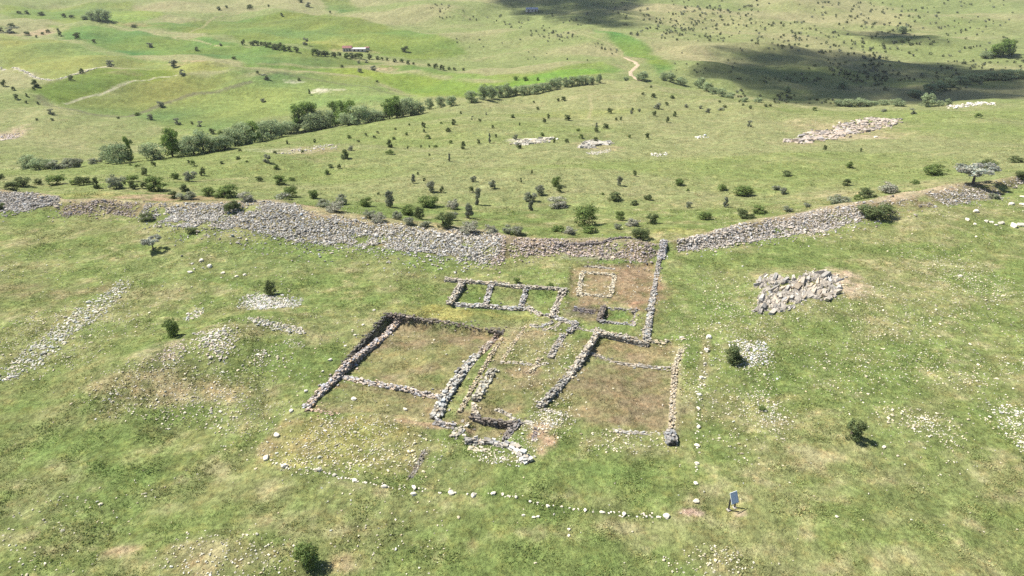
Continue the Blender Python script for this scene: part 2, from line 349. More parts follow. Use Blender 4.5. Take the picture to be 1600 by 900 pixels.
for (px, py, rx, ry, s), p in zip(SPECK, ats([(a, b) for a, b, *_ in SPECK])):
    m_ = mpp(p)
    SPW.append((p[0], p[1], rx * m_, ry * m_ / math.sin(math.atan2(CAM_H, p[1])), s))
def speck(x, y):
    v = .10 * sstep(.45, .7, fbm(x, y, 9, 3, 301))
    for px, py, rx, ry, s in SPW:
        m = ((x - px) / rx) ** 2 + ((y - py) / ry) ** 2
        v = np.maximum(v, s * np.clip(1.3 - m + (fbm(x, y, 3, 3, 44) - .5) * 1.5, 0, 1))
    return v * (1 - sstep(95, 125, y))

# ------------------------------------------------------------------ mesh helpers
def build_mesh(name, V, faces, cols=None, smooth=False):
    """V (n,3); faces: array (m,3) or (m,4); cols per vertex (n,3)"""
    me = bpy.data.meshes.new(name)
    V, faces = np.asarray(V, np.float32), np.asarray(faces, np.int32)
    k = faces.shape[1]
    me.vertices.add(len(V)); me.vertices.foreach_set('co', V.ravel())
    me.loops.add(faces.size); me.loops.foreach_set('vertex_index', faces.ravel())
    me.polygons.add(len(faces))
    me.polygons.foreach_set('loop_start', np.arange(0, faces.size, k, dtype=np.int32))
    me.polygons.foreach_set('loop_total', np.full(len(faces), k, np.int32))
    me.polygons.foreach_set('use_smooth', np.full(len(faces), smooth))
    if cols is not None:
        ca = me.color_attributes.new('tint', 'FLOAT_COLOR', 'POINT')
        c4 = np.ones((len(V), 4), np.float32); c4[:, :cols.shape[1]] = cols
        ca.data.foreach_set('color', c4.ravel())
    me.update(calc_edges=True); me.validate()
    return me
def link(name, me, m=None, parent=None, loc=None):
    o = bpy.data.objects.new(name, me)
    COL.objects.link(o)
    if m is not None and me is not None and not me.materials: me.materials.append(m)
    if parent is not None: o.parent = parent
    if loc is not None: o.location = loc
    return o
def tag(o, label=None, cat=None, group=None, kind=None):
    if label: o['label'] = label
    if cat: o['category'] = cat
    if group: o['group'] = group
    o['kind'] = kind or 'thing'
    return o
def join(parts):
    V, Fs, Cs, k = [], [], [], 0
    for v, f, c in parts:
        V.append(v); Fs.append(np.asarray(f) + k); Cs.append(c); k += len(v)
    return np.concatenate(V), np.concatenate(Fs), np.concatenate(Cs)

# ------------------------------------------------------------------ materials
def mat(name, base=None, rough=.9, var=.25, nscale=6.0, bump=0.0, bscale=20.0, attr=False, transl=0.0, spec=.2):
    m = bpy.data.materials.new(name); m.use_nodes = True
    nt = m.node_tree; nd, lk = nt.nodes, nt.links
    b = nd['Principled BSDF']; b.inputs['Roughness'].default_value = rough
    b.inputs['Specular IOR Level'].default_value = spec
    geo = nd.new('ShaderNodeNewGeometry')
    no = nd.new('ShaderNodeTexNoise'); no.inputs['Scale'].default_value = nscale; no.inputs['Detail'].default_value = 4; no.inputs['Roughness'].default_value = .65
    lk.new(geo.outputs['Position'], no.inputs['Vector'])
    mr = nd.new('ShaderNodeMapRange'); mr.inputs[1].default_value = .25; mr.inputs[2].default_value = .75
    mr.inputs[3].default_value = 1 - var; mr.inputs[4].default_value = 1 + var
    lk.new(no.outputs['Fac'], mr.inputs[0])
    mul = nd.new('ShaderNodeVectorMath'); mul.operation = 'SCALE'
    if attr:
        at_ = nd.new('ShaderNodeAttribute'); at_.attribute_name = 'tint'
        lk.new(at_.outputs['Color'], mul.inputs[0])
    else:
        mul.inputs[0].default_value = base
    lk.new(mr.outputs[0], mul.inputs['Scale'])
    lk.new(mul.outputs[0], b.inputs['Base Color'])
    if bump:
        n2 = nd.new('ShaderNodeTexNoise'); n2.inputs['Scale'].default_value = bscale; n2.inputs['Detail'].default_value = 5
        lk.new(geo.outputs['Position'], n2.inputs['Vector'])
        bp = nd.new('ShaderNodeBump'); bp.inputs['Strength'].default_value = 1.0; bp.inputs['Distance'].default_value = bump
        lk.new(n2.outputs['Fac'], bp.inputs['Height']); lk.new(bp.outputs[0], b.inputs['Normal'])
    if transl:
        tr = nd.new('ShaderNodeBsdfTranslucent'); lk.new(mul.outputs[0], tr.inputs['Color'])
        mx = nd.new('ShaderNodeMixShader'); mx.inputs[0].default_value = transl
        lk.new(b.outputs[0], mx.inputs[1]); lk.new(tr.outputs[0], mx.inputs[2])
        lk.new(mx.outputs[0], nd['Material Output'].inputs['Surface'])
    return m
M_STONE = mat('stone', attr=True, var=.28, nscale=7, bump=.03, bscale=12)
M_LEAF = mat('foliage', attr=True, var=.10, nscale=3, transl=.35, rough=.85, spec=.04)
M_TUFT = mat('grass_blades', attr=True, var=.15, nscale=2, transl=.3, rough=.7)
M_BARK = mat('bark', (.10,.08,.06), var=.3, nscale=14)
M_PANEL = mat('board_face', (.47,.53,.64), rough=.35, var=.06, nscale=8)  # blue of reflected sky mixed into the panel colour
M_POST = mat('dark_metal', (.025,.025,.03), rough=.5, var=.1)
M_TRACK = mat('track_dirt', (.34,.27,.18), var=.2, nscale=.6)
M_WHITEROOF = mat('white_sheet_roof', (.48,.45,.45), rough=.5, var=.08, nscale=.8)
M_REDROOF = mat('red_sheet_roof', (.20,.09,.08), rough=.6, var=.15, nscale=.8)
M_BLUEROOF = mat('blue_sheet_roof', (.30,.33,.40), rough=.5, var=.1, nscale=.8)
M_PLASTER = mat('plaster', (.55,.50,.44), var=.12, nscale=1.2)
M_DOOR = mat('dark_opening', (.03,.03,.03), var=.1)

# ground material
mg = bpy.data.materials.new('turf'); mg.use_nodes = True
nt = mg.node_tree; nd, lk = nt.nodes, nt.links
bs = nd['Principled BSDF']; bs.inputs['Roughness'].default_value = .95; bs.inputs['Specular IOR Level'].default_value = .05
geo = nd.new('ShaderNodeNewGeometry')
ta = nd.new('ShaderNodeAttribute'); ta.attribute_name = 'tint'
def noise(scale, detail=5, rough=.7):
    x = nd.new('ShaderNodeTexNoise'); x.inputs['Scale'].default_value = scale; x.inputs['Detail'].default_value = detail; x.inputs['Roughness'].default_value = rough
    lk.new(geo.outputs['Position'], x.inputs['Vector']); return x
def mrange(src, a, b, c, d):
    x = nd.new('ShaderNodeMapRange'); x.inputs[1].default_value, x.inputs[2].default_value, x.inputs[3].default_value, x.inputs[4].default_value = a, b, c, d
    lk.new(src, x.inputs[0]); return x.outputs[0]
def math_(op, a, b):
    x = nd.new('ShaderNodeMath'); x.operation = op
    for i, v in enumerate((a, b)):
        if isinstance(v, (int, float)): x.inputs[i].default_value = v
        else: lk.new(v, x.inputs[i])
    return x.outputs[0]
nA, nB = noise(2.2), noise(.35, 6, .72)
mA, mB = mrange(nA.outputs['Fac'], .3, .7, .50, 1.50), mrange(nB.outputs['Fac'], .3, .7, .76, 1.24)
sc1 = nd.new('ShaderNodeVectorMath'); sc1.operation = 'SCALE'
lk.new(ta.outputs['Color'], sc1.inputs[0]); lk.new(math_('MULTIPLY', mA, mB), sc1.inputs['Scale'])
# hue drift: a little towards dry straw in patches
nC = noise(.9, 6, .75)
mxc = nd.new('ShaderNodeMix'); mxc.data_type = 'RGBA'; mxc.blend_type = 'MULTIPLY'
lk.new(mrange(nC.outputs['Fac'], .48, .72, 0, .8), mxc.inputs[0]); lk.new(sc1.outputs[0], mxc.inputs[6]); mxc.inputs[7].default_value = (1.28, 1.02, .95, 1)
# pale stone flecks
vo = nd.new('ShaderNodeTexVoronoi'); vo.inputs['Scale'].default_value = 2.6; lk.new(geo.outputs['Position'], vo.inputs['Vector'])
fl = mrange(vo.outputs['Distance'], .16, .23, 1, 0)
rnd = nd.new('ShaderNodeSeparateColor'); lk.new(vo.outputs['Color'], rnd.inputs[0])
on = math_('LESS_THAN', rnd.outputs[0], math_('MULTIPLY', ta.outputs['Alpha'], .75))
mxf = nd.new('ShaderNodeMix'); mxf.data_type = 'RGBA'
lk.new(math_('MULTIPLY', fl, on), mxf.inputs[0]); lk.new(mxc.outputs[2], mxf.inputs[6]); mxf.inputs[7].default_value = (.42, .39, .31, 1)
lk.new(mxf.outputs[2], bs.inputs['Base Color'])
bp = nd.new('ShaderNodeBump'); bp.inputs['Strength'].default_value = .9; bp.inputs['Distance'].default_value = .22
nD = noise(3.2, 6, .7)
lk.new(nD.outputs['Fac'], bp.inputs['Height'])
bp2 = nd.new('ShaderNodeBump'); bp2.inputs['Strength'].default_value = .7; bp2.inputs['Distance'].default_value = .8
lk.new(nB.outputs['Fac'], bp2.inputs['Height']); lk.new(bp.outputs[0], bp2.inputs['Normal']); lk.new(bp2.outputs[0], bs.inputs['Normal'])

# ------------------------------------------------------------------ ground sheet
nr, nc = GX.shape
cols4 = np.ones((nr * nc, 4), np.float32)
cols4[:, :3] = tint(GX.ravel(), GY.ravel())
cols4[:, 3] = speck(GX.ravel(), GY.ravel())
idx = np.arange(nr * nc).reshape(nr, nc)
quads = np.stack([idx[:-1, :-1], idx[:-1, 1:], idx[1:, 1:], idx[1:, :-1]], -1).reshape(-1, 4)
gme = build_mesh('grassland', np.stack([GX, GY, H], -1).reshape(-1, 3), quads, cols4, smooth=True)
tag(link('ground', gme, mg), kind='structure')

# ------------------------------------------------------------------ rocks
phi = (1 + 5 ** .5) / 2
ICO = np.array([(-1,phi,0),(1,phi,0),(-1,-phi,0),(1,-phi,0),(0,-1,phi),(0,1,phi),(0,-1,-phi),(0,1,-phi),(phi,0,-1),(phi,0,1),(-phi,0,-1),(-phi,0,1)]) / math.sqrt(1 + phi * phi)
ICOF = np.array([(0,11,5),(0,5,1),(0,1,7),(0,7,10),(0,10,11),(1,5,9),(5,11,4),(11,10,2),(10,7,6),(7,1,8),(3,9,4),(3,4,2),(3,2,6),(3,6,8),(3,8,9),(4,9,5),(2,4,11),(6,2,10),(8,6,7),(9,8,1)])
VAR = []
for i in range(14):
    v = ICO * rng.uniform(.68, 1.12, (12, 1))
    v = np.sign(v) * np.abs(v) ** .75          # boxier
    VAR.append(v * .9)
VAR = np.array(VAR)
BOX8 = np.array([(x, y, z) for x in (-1, 1) for y in (-1, 1) for z in (-1, 1)], float)
BOXF = np.array([(0,1,3),(0,3,2),(4,6,7),(4,7,5),(0,4,5),(0,5,1),(2,3,7),(2,7,6),(0,2,6),(0,6,4),(1,5,7),(1,7,3)])
VARB = np.array([BOX8 * rng.uniform(.55, .95, (8, 3)) for _ in range(16)])
def rotz(a):
    c, s = np.cos(a), np.sin(a); z, o = np.zeros_like(a), np.ones_like(a)
    return np.stack([np.stack([c, -s, z], -1), np.stack([s, c, z], -1), np.stack([z, z, o], -1)], -2)
def rotx(a):
    c, s = np.cos(a), np.sin(a); z, o = np.zeros_like(a), np.ones_like(a)
    return np.stack([np.stack([o, z, z], -1), np.stack([z, c, -s], -1), np.stack([z, s, c], -1)], -2)
def rocks(pos, size, cols, asp=(1.25, .9, .65), yaw=None, tilt=.35, block=False):
    """pos (n,3), size (n,) half-extents in metres, cols (n,3) -> verts, faces, colours"""
    pos = np.asarray(pos); nn = len(pos)
    size = np.broadcast_to(np.asarray(size, float), (nn,))
    LB, LF = (VARB, BOXF) if block else (VAR, ICOF)
    kv = LB.shape[1]
    v = LB[rng.integers(0, len(LB), nn)]
    sxyz = size[:, None] * np.array(asp)[None] * rng.uniform(.75, 1.3, (nn, 3))
    v = v * sxyz[:, None, :]
    ya = rng.uniform(0, 6.283, nn) if yaw is None else yaw + rng.normal(0, .25, nn)
    R = rotz(ya) @ rotx(rng.normal(0, tilt, nn))
    v = np.einsum('nij,nkj->nki', R, v) + pos[:, None, :]
    f = LF[None] + (np.arange(nn) * kv)[:, None, None]
    return v.reshape(-1, 3), f.reshape(-1, 3), np.repeat(cols, kv, 0)
def stone_cols(nn, base=(.34,.32,.28), spread=.22, warm=.05):
    c = np.asarray(base)[None] * np.clip(rng.normal(1, spread, (nn, 1)), .45, 1.7)
    w = rng.normal(0, warm, (nn, 1))
    return np.clip(c * (1 + w * np.array([[1.0, .1, -1.2]])), .03, .8)

TONE_X = ats([(0,330),(740,400),(830,400),(990,404),(1030,396),(1600,285)])[:, 0]
# ---- the rubble rampart in its stretches
def rampart(x0px, x1px, dens, label, base, tmax=1.0, warm=.05, size=(.075, .16), patch=.60):
    xs = ats([(x0px, np.interp(x0px, [r[0] for r in RAMP], [r[2] for r in RAMP])), (x1px, np.interp(x1px, [r[0] for r in RAMP], [r[2] for r in RAMP]))])[:, 0]
    w = np.mean(ramp_y(np.linspace(xs[0], xs[1], 50), 1) - ramp_y(np.linspace(xs[0], xs[1], 50), 0))
    nn = int(abs(xs[1] - xs[0]) * w * dens)
    x, t = rng.uniform(xs[0], xs[1], nn), rng.uniform(-.12, tmax + .12, nn)
    spill = rng.uniform(0, 1, nn) < .05
    t = np.where(spill, -.08 - .22 * rng.exponential(1, nn), t)
    y = ramp_y(x, t)
    n2 = fbm(x, y, 5, 3, 201)
    edge = np.minimum(x - xs[0], xs[1] - x)
    n2 = .6 * n2 + .4 * fbm(x, y, 1.6, 2, 211)
    keep = (n2 < patch + .02 + rng.uniform(-.10, .10, nn)) & (t < tmax * (.84 + .9 * (fbm(x, y, 5, 3, 77) - .45) + rng.uniform(-.22, .22, nn) - .10 * rng.exponential(1, nn) * (rng.uniform(0, 1, nn) < .3))) & (edge > rng.uniform(0, 1, nn) ** 2 * 2.5) & ((t > (fbm(x, y, 3, 3, 15) - .5) * .5 - .10) | spill) & (edge > .2)
    x, y = x[keep], y[keep]
    s = rng.uniform(size[0], size[1], len(x)) * rng.choice([.65, 1, 1.4, 1.9], len(x), p=[.42, .47, .09, .02])
    z = hlook(x, y) + s * rng.uniform(.05, .75, len(x))
    cb = stone_cols(len(x), base, .20, warm)
    tone = fbm(x, y, 7, 2, 401)
    bx = np.interp(x, TONE_X, [0, 0, 1, 1, 0, 0]) + (tone - .5) * .9
    cb = np.where((bx > .5)[:, None], stone_cols(len(x), (.33,.275,.235), .30, warm), stone_cols(len(x), np.asarray(base) * .78, .34, warm))
    cb = cb * (1 + (tone - .5)[:, None] * np.array([[.30, .26, .20]]))
    v, f, c = rocks(np.stack([x, y, z], 1), s, cb)
    o = link('rubble_rampart', build_mesh('rubble_rampart', v, f, c), M_STONE)
    return tag(o, label, 'rampart', 'stretches of the collapsed rubble rampart')
rampart(-380, 94, 37, 'short grey rubble rampart stretch at the left edge of the photo, with a grassy pocket', (.35,.325,.285))
rampart(94, 212, 37, 'low broken rubble rampart stretch between two grassy gaps, pinkish top', (.36,.305,.26), patch=.58)
rampart(212, 792, 52, 'longest and widest grey rubble rampart stretch, curving behind the three-celled ruin', (.41,.385,.335), patch=.64)
rampart(792, 1030, 42, 'purplish brown rubble rampart stretch behind the small square foundation', (.31,.255,.215), patch=.66)
rampart(1056, 1376, 52, 'grey rubble rampart stretch running from the entrance gap up to the large bush', (.41,.37,.32), patch=.66)
rampart(1376, 1940, 28, 'grassy broken rubble rampart stretch under the silver umbrella-shaped tree', (.36,.33,.285), patch=.50)

# ---- ruin walls
def polyline(pts, step):
    pts = np.asarray(pts); seg = np.linalg.norm(np.diff(pts[:, :2], axis=0), axis=1)
    cum = np.concatenate([[0], np.cumsum(seg)]); k = max(2, int(cum[-1] / step))
    s = np.linspace(0, cum[-1], k)
    x, y = np.interp(s, cum, pts[:, 0]), np.interp(s, cum, pts[:, 1])
    tx, ty = np.gradient(x), np.gradient(y); L = np.hypot(tx, ty) + 1e-9
    return x, y, tx / L, ty / L, cum[-1]
WSEED = [0]
def wall(px, width, rise, label, base=(.33,.31,.27), stone=.20, ruin=.35, warm=.05, name='stone_wall', cat='wall', group='dry stone walls of the excavated ruin', core=True, pre=False):
    """dry stone wall: an earth and rubble core with stones laid over it; width and rise in metres"""
    WSEED[0] += 13
    width *= .66; rise *= .72; stone *= .58
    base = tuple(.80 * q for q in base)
    w = ats(px, H_PRE if pre else None)
    if pre: ruin = min(ruin, .15)
    x, y, tx, ty, L = polyline(w, .3)
    nx, ny = -ty, tx
    q_ = width * .5 + .32
    lo = np.minimum(hlook(x + nx * q_, y + ny * q_), hlook(x - nx * q_, y - ny * q_))
    hi = np.maximum(hlook(x + nx * q_, y + ny * q_), hlook(x - nx * q_, y - ny * q_))
    tp = np.maximum(hi, lo + .1) - .12 + rise * (1 - ruin * 1.5 * (fbm(x, y, 2.2, 2, WSEED[0])))
    parts = []
    s_ax = np.linspace(0, 1, len(x))
    low = 1 - .55 * sstep(.50, .64, fbm(x, y, 3.5, 2, WSEED[0] + 5)) * min(1, ruin * 2)
    tp = lo + (tp - lo) * low
    if core:
        k = len(x); hw = width * .40
        V = np.concatenate([np.stack([x - nx * hw, y - ny * hw, lo - .25], 1), np.stack([x - nx * hw * .9, y - ny * hw * .9, tp - stone * 1.0], 1), np.stack([x + nx * hw * .9, y + ny * hw * .9, tp - stone * 1.0], 1), np.stack([x + nx * hw, y + ny * hw, lo - .25], 1)])
        Fs = []
        for i in range(k - 1):
            for a in range(3):
                p0, p1, p2, p3 = a * k + i, a * k + i + 1, (a + 1) * k + i + 1, (a + 1) * k + i
                Fs += [(p0, p1, p2), (p0, p2, p3)]
        for e in (0, k - 1): Fs += [(e, k + e, 2 * k + e), (e, 2 * k + e, 3 * k + e)]
        parts.append((V, np.array(Fs), np.repeat(np.asarray(base)[None] * .20, len(V), 0)))  # core colour cut down to paint the shade of deep gaps between stones
    # stones
    nlay = max(1, int(np.ceil((np.mean(tp - lo)) / (stone * 1.05))))
    ntop = max(2, int(round(width / (stone * 1.5))))
    per = int(L / (stone * 2.0)) + 1
    PS, SS = [], []
    for j in range(ntop):                                   # top course
        s = (np.arange(per) + rng.uniform(-.3, .3, per)) / per
        lat = (j + .5) / ntop - .5
        PS.append((s, np.full(per, lat * width) + rng.normal(0, .09, per), np.full(per, 1.0)))
    for lay in range(nlay):                                 # both faces
        for sd in (-1, 1):
            s = (np.arange(per) + rng.uniform(-.35, .35, per)) / per
            PS.append((s, sd * width * .47 + rng.normal(0, .04, per), np.full(per, lay / nlay)))
    s = np.clip(np.concatenate([p[0] for p in PS]), 0, 1); lat = np.concatenate([p[1] for p in PS]); ht = np.concatenate([p[2] for p in PS])
    # tumbled stones at the foot
    k2 = int(L * 1.2 * (.4 + ruin))
    s = np.concatenate([s, rng.uniform(0, 1, k2)]); lat = np.concatenate([lat, rng.choice([-1, 1], k2) * (width * .5 + np.abs(rng.normal(0, .35, k2)))]); ht = np.concatenate([ht, np.full(k2, -1)])
    X = np.interp(s, s_ax, x) + np.interp(s, s_ax, nx) * lat
    Y = np.interp(s, s_ax, y) + np.interp(s, s_ax, ny) * lat
    LO, TP = np.interp(s, s_ax, lo), np.interp(s, s_ax, tp)
    Z = np.where(ht < 0, hlook(X, Y) + .05, LO + (TP - LO - stone * .4) * ht + rng.normal(0, .06, len(s)) * (ht > 0))
    sz = stone * rng.uniform(.55, 1.3, len(s)) * np.where(ht < 0, .75, 1)
    yaw = np.interp(s, s_ax, np.arctan2(ty, tx))
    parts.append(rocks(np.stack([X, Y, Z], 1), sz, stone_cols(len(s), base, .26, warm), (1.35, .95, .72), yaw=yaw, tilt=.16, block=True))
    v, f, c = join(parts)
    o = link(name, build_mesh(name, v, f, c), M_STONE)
    return tag(o, label, cat, group)

GREY, WARM, DARK, PALEST, RED = (.41,.365,.29), (.41,.345,.23), (.20,.17,.14), (.50,.44,.32), (.30,.205,.16)  # DARK: stone colour lowered to hold the shade of faces turned from the sun
wall([(606,491),(700,504),(790,518)], .75, .25, 'long shaded back wall of the largest room, facing the camera', DARK, pre=True)
wall([(603,490),(570,530),(533,572)], .5, .15, 'shaded earth-backed trench edge beside the largest room', (.12,.11,.09), ruin=.2)  # shade of the bank face is put into this dark colour
wall([(620,502),(548,572),(476,639)], .75, .55, 'long speckled wall along the left side of the largest room', (.42,.36,.31), warm=.10)
wall([(532,590),(610,606),(694,623)], .7, .50, 'cross wall dividing the largest room into a big and a narrow part', (.42,.37,.32), warm=.09)
wall([(480,640),(505,644),(528,648)], .6, .22, 'short reddish wall stub at the lower left corner of the largest room', (.36,.27,.21), ruin=.6)
wall([(744,562),(720,590),(698,622),(678,656)], 1.15, .70, 'thick pale boulder wall on the right side of the largest room', (.40,.38,.33), stone=.24)
wall([(776,524),(766,536),(756,550)], .7, .25, 'low brown wall stub below the back right corner of the largest room', (.27,.21,.17), ruin=.6)
wall([(766,536),(754,549),(745,561)], .7, .3, 'low stretch joining the brown stub to the thick pale boulder wall', (.33,.28,.22), ruin=.5)
wall([(788,522),(760,568),(738,606),(718,646)], .45, .30, 'narrow straw-coloured wall running down the middle of the corridor', WARM, stone=.15)
wall([(771,578),(757,600),(742,628)], .95, .60, 'short thick wall block in the corridor with flat pale top', (.40,.37,.29), stone=.22)
wall([(822,510),(800,540),(783,566)], .4, .18, 'faint low wall line sloping between corridor and middle court', WARM, stone=.14, ruin=.7)
wall([(783,566),(800,566),(818,569)], .45, .18, 'short broken stone line closing the middle court below the faint wall', GREY, stone=.15, ruin=.7)
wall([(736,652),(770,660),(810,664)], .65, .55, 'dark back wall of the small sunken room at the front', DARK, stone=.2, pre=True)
wall([(812,658),(824,660),(834,664)], .5, .25, 'short stone row jutting right from the small sunken room', GREY, ruin=.6)
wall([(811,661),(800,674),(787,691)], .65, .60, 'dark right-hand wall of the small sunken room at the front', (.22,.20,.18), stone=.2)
wall([(729,691),(760,694),(797,697)], .8, .60, 'front wall of the small sunken room with white-capped dark stones', (.36,.34,.30), stone=.24)
wall([(797,695),(812,707),(826,724)], .9, .70, 'broken boulder wall trailing away from the small sunken room toward the grass', (.46,.43,.37), stone=.29, ruin=.5)
wall([(733,700),(752,703),(768,706)], .45, .2, 'low outer step of pale slabs before the small sunken room', PALEST, stone=.22, ruin=.4)
wall([(728,660),(718,672),(706,686)], .9, .35, 'collapsed rubble wall on the left of the small sunken room', (.37,.34,.28), stone=.24, ruin=.7)
wall([(740,632),(742,643),(746,652)], .5, .3, 'short upright stone row linking corridor block and small sunken room', GREY, ruin=.5)
wall([(680,660),(695,664),(712,668)], .7, .35, 'stub of tumbled stones at the foot of the thick boulder wall', (.34,.31,.28), stone=.22, ruin=.7)
wall([(935,516),(914,552),(885,592)], .75, .50, 'upper half of the long grey wall left of the brown room', GREY)
wall([(885,592),(862,615),(843,637)], .8, .70, 'lower half of the long wall left of the brown room, dark shaded face', (.30,.285,.25))  # darker than the upper half: shade on its face painted into the stone
wall([(932,520),(975,528),(1015,537)], .7, .50, 'back wall of the brown room, grey with two faces', GREY, pre=True)
wall([(1016,532),(1042,533),(1070,528)], .5, .2, 'thin row of spaced stones continuing from the brown room back wall', PALEST, stone=.2, ruin=.7)
wall([(915,548),(935,556),(958,566),(1000,572),(1052,577)], .6, .25, 'low collapsed cross wall in the brown room', (.31,.275,.22), ruin=.6)
wall([(1072,538),(1062,556),(1053,574)], .5, .2, 'short pale kerb at the upper right corner of the brown room', PALEST, stone=.15, ruin=.5)
wall([(1054,574),(1052,620),(1049,676)], .6, .28, 'straight straw-coloured kerb along the right side of the brown room', (.42,.36,.26), stone=.15, ruin=.4)
wall([(1047,680),(1051,697)], 1.1, .85, 'square dark stone pier at the end of the straw-coloured kerb', (.30,.285,.26), stone=.26, ruin=.2, name='stone_pier', cat='pier', group='stone piers')
wall([(843,637),(870,646),(898,653)], .4, .15, 'very low stone line along the front edge of the brown room', (.30,.27,.22), stone=.14, ruin=.8)
wall([(958,672),(1000,677),(1040,679)], .4, .2, 'loose stone row leading to the square dark pier', (.36,.33,.28), stone=.17, ruin=.8)
wall([(696,438),(790,447),(882,454)], .75, .55, 'long back wall of the three-celled ruin', GREY, pre=True)
wall([(722,444),(711,460),(701,477)], .9, .60, 'left end wall of the three-celled ruin', GREY)
wall([(767,447),(762,463),(758,480)], .75, .50, 'left dividing wall inside the three-celled ruin', (.35,.33,.30))
wall([(822,453),(818,466),(814,480)], .7, .50, 'right dividing wall inside the three-celled ruin', (.35,.33,.30))
wall([(881,453),(873,474),(862,498)], 1.0, .65, 'right end wall of the three-celled ruin, casting shadow', GREY)
wall([(712,477),(770,481),(832,483)], .85, .60, 'front wall of the three-celled ruin, irregular with pale stones', (.37,.35,.31), stone=.22)
wall([(826,484),(836,488),(847,494)], .7, .40, 'short angled wall at the front right of the three-celled ruin', GREY)
wall([(852,494),(876,500),(902,508)], .75, .45, 'broken wall stepping right from the three-celled ruin', (.33,.31,.28))
wall([(900,506),(894,514),(888,522)], .7, .40, 'stub turning down from the broken wall near the middle court', (.33,.31,.28))
wall([(829,509),(846,510),(866,502)], .5, .22, 'low curved stone line at the top of the middle court', (.36,.33,.28), ruin=.5)
wall([(881,523),(870,540),(858,560)], .75, .40, 'detached wall block on the right side of the middle court', (.33,.30,.25), ruin=.5)
wall([(908,426),(934,428),(962,431)], .6, .22, 'back side of the small square pale foundation', PALEST, stone=.15, ruin=.2, group='sides of the small square pale foundation')
wall([(909,428),(907,444),(904,459)], .6, .22, 'left side of the small square pale foundation', PALEST, stone=.15, ruin=.2, group='sides of the small square pale foundation')
wall([(960,432),(957,448),(954,462)], .6, .22, 'right side of the small square pale foundation', PALEST, stone=.15, ruin=.2, group='sides of the small square pale foundation')
wall([(902,460),(928,462),(956,464)], .6, .22, 'front side of the small square pale foundation', PALEST, stone=.15, ruin=.2, group='sides of the small square pale foundation')
wall([(911,446),(921,447)], .35, .15, 'left inner stub in the small square pale foundation', PALEST, stone=.13, ruin=.2)
wall([(943,448),(954,449)], .35, .15, 'right inner stub in the small square pale foundation', PALEST, stone=.13, ruin=.2)
wall([(914,416),(940,418),(962,421)], .4, .2, 'thin terrace wall between the square foundation and the rampart', (.33,.30,.25), ruin=.5)
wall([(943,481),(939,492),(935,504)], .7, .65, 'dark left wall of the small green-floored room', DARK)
wall([(945,481),(970,483),(997,485)], .45, .28, 'thin back wall of the small green-floored room', (.26,.24,.21), ruin=.5, pre=True)
wall([(938,505),(966,507),(994,509)], .5, .35, 'front wall of the small green-floored room', (.33,.31,.28), ruin=.4)
wall([(996,484),(993,496),(990,508)], .5, .25, 'broken right wall of the small green-floored room', (.33,.29,.26), ruin=.7)
wall([(898,484),(914,486),(932,489)], 1.1, .45, 'dark tumbled rubble bank left of the small green-floored room', (.19,.165,.15), stone=.2, ruin=.6, name='rubble_bank', cat='rubble', group='rubble heaps')
wall([(1030,406),(1026,430),(1021,457)], .5, .45, 'upper stretch of the long wall running down from the entrance gap', (.31,.29,.26))
wall([(1021,457),(1016,490),(1010,532)], .75, .50, 'lower stretch of the long wall from the entrance gap to the brown room', (.36,.34,.30), stone=.2)
wall([(1038,378),(1035,392),(1032,406)], 1.3, .5, 'pale stony ramp of rubble inside the entrance gap of the rampart', (.40,.38,.36), stone=.17, ruin=.5, name='rubble_bank', cat='rubble', group='rubble heaps')
wall([(868,384),(940,380),(1003,376)], .5, .4, 'dark straight stone course along the top of the purplish rampart', (.22,.19,.17), stone=.17, ruin=.3)
wall([(843,560),(836,574),(828,584)], .5, .22, 'low straw-coloured wall trace in the middle court beside the clay patch', WARM, stone=.15, ruin=.6)
wall([(818,569),(838,572),(856,566)], .45, .2, 'faint stone row crossing the middle court', GREY, stone=.15, ruin=.7)
wall([(775,640),(790,646),(806,657)], .4, .2, 'sloping low stone row behind the small sunken room', GREY, stone=.15, ruin=.6)
wall([(880,500),(866,512),(846,516)], .45, .25, 'short curved stone row under the broken stepping wall', GREY, stone=.16, ruin=.6)
wall([(895,512),(920,516),(932,519)], .5, .25, 'low stone row linking middle court and brown room corner', (.36,.32,.26), stone=.16, ruin=.6)
wall([(838,668),(836,680),(834,690)], .4, .2, 'broken dark stone row on the clay patch right of the small sunken room', (.24,.20,.18), stone=.15, ruin=.7)
wall([(1012,534),(1009,522),(1012,510)], .8, .5, 'lowest end of the long wall where it meets the brown room', (.36,.33,.27), stone=.2, ruin=.5)
wall([(664,706),(652,728),(642,748)], .35, .12, 'narrow dark stone channel in the pebbly yellow grass', (.20,.18,.15), stone=.12, ruin=.5, name='stone_channel', cat='channel')

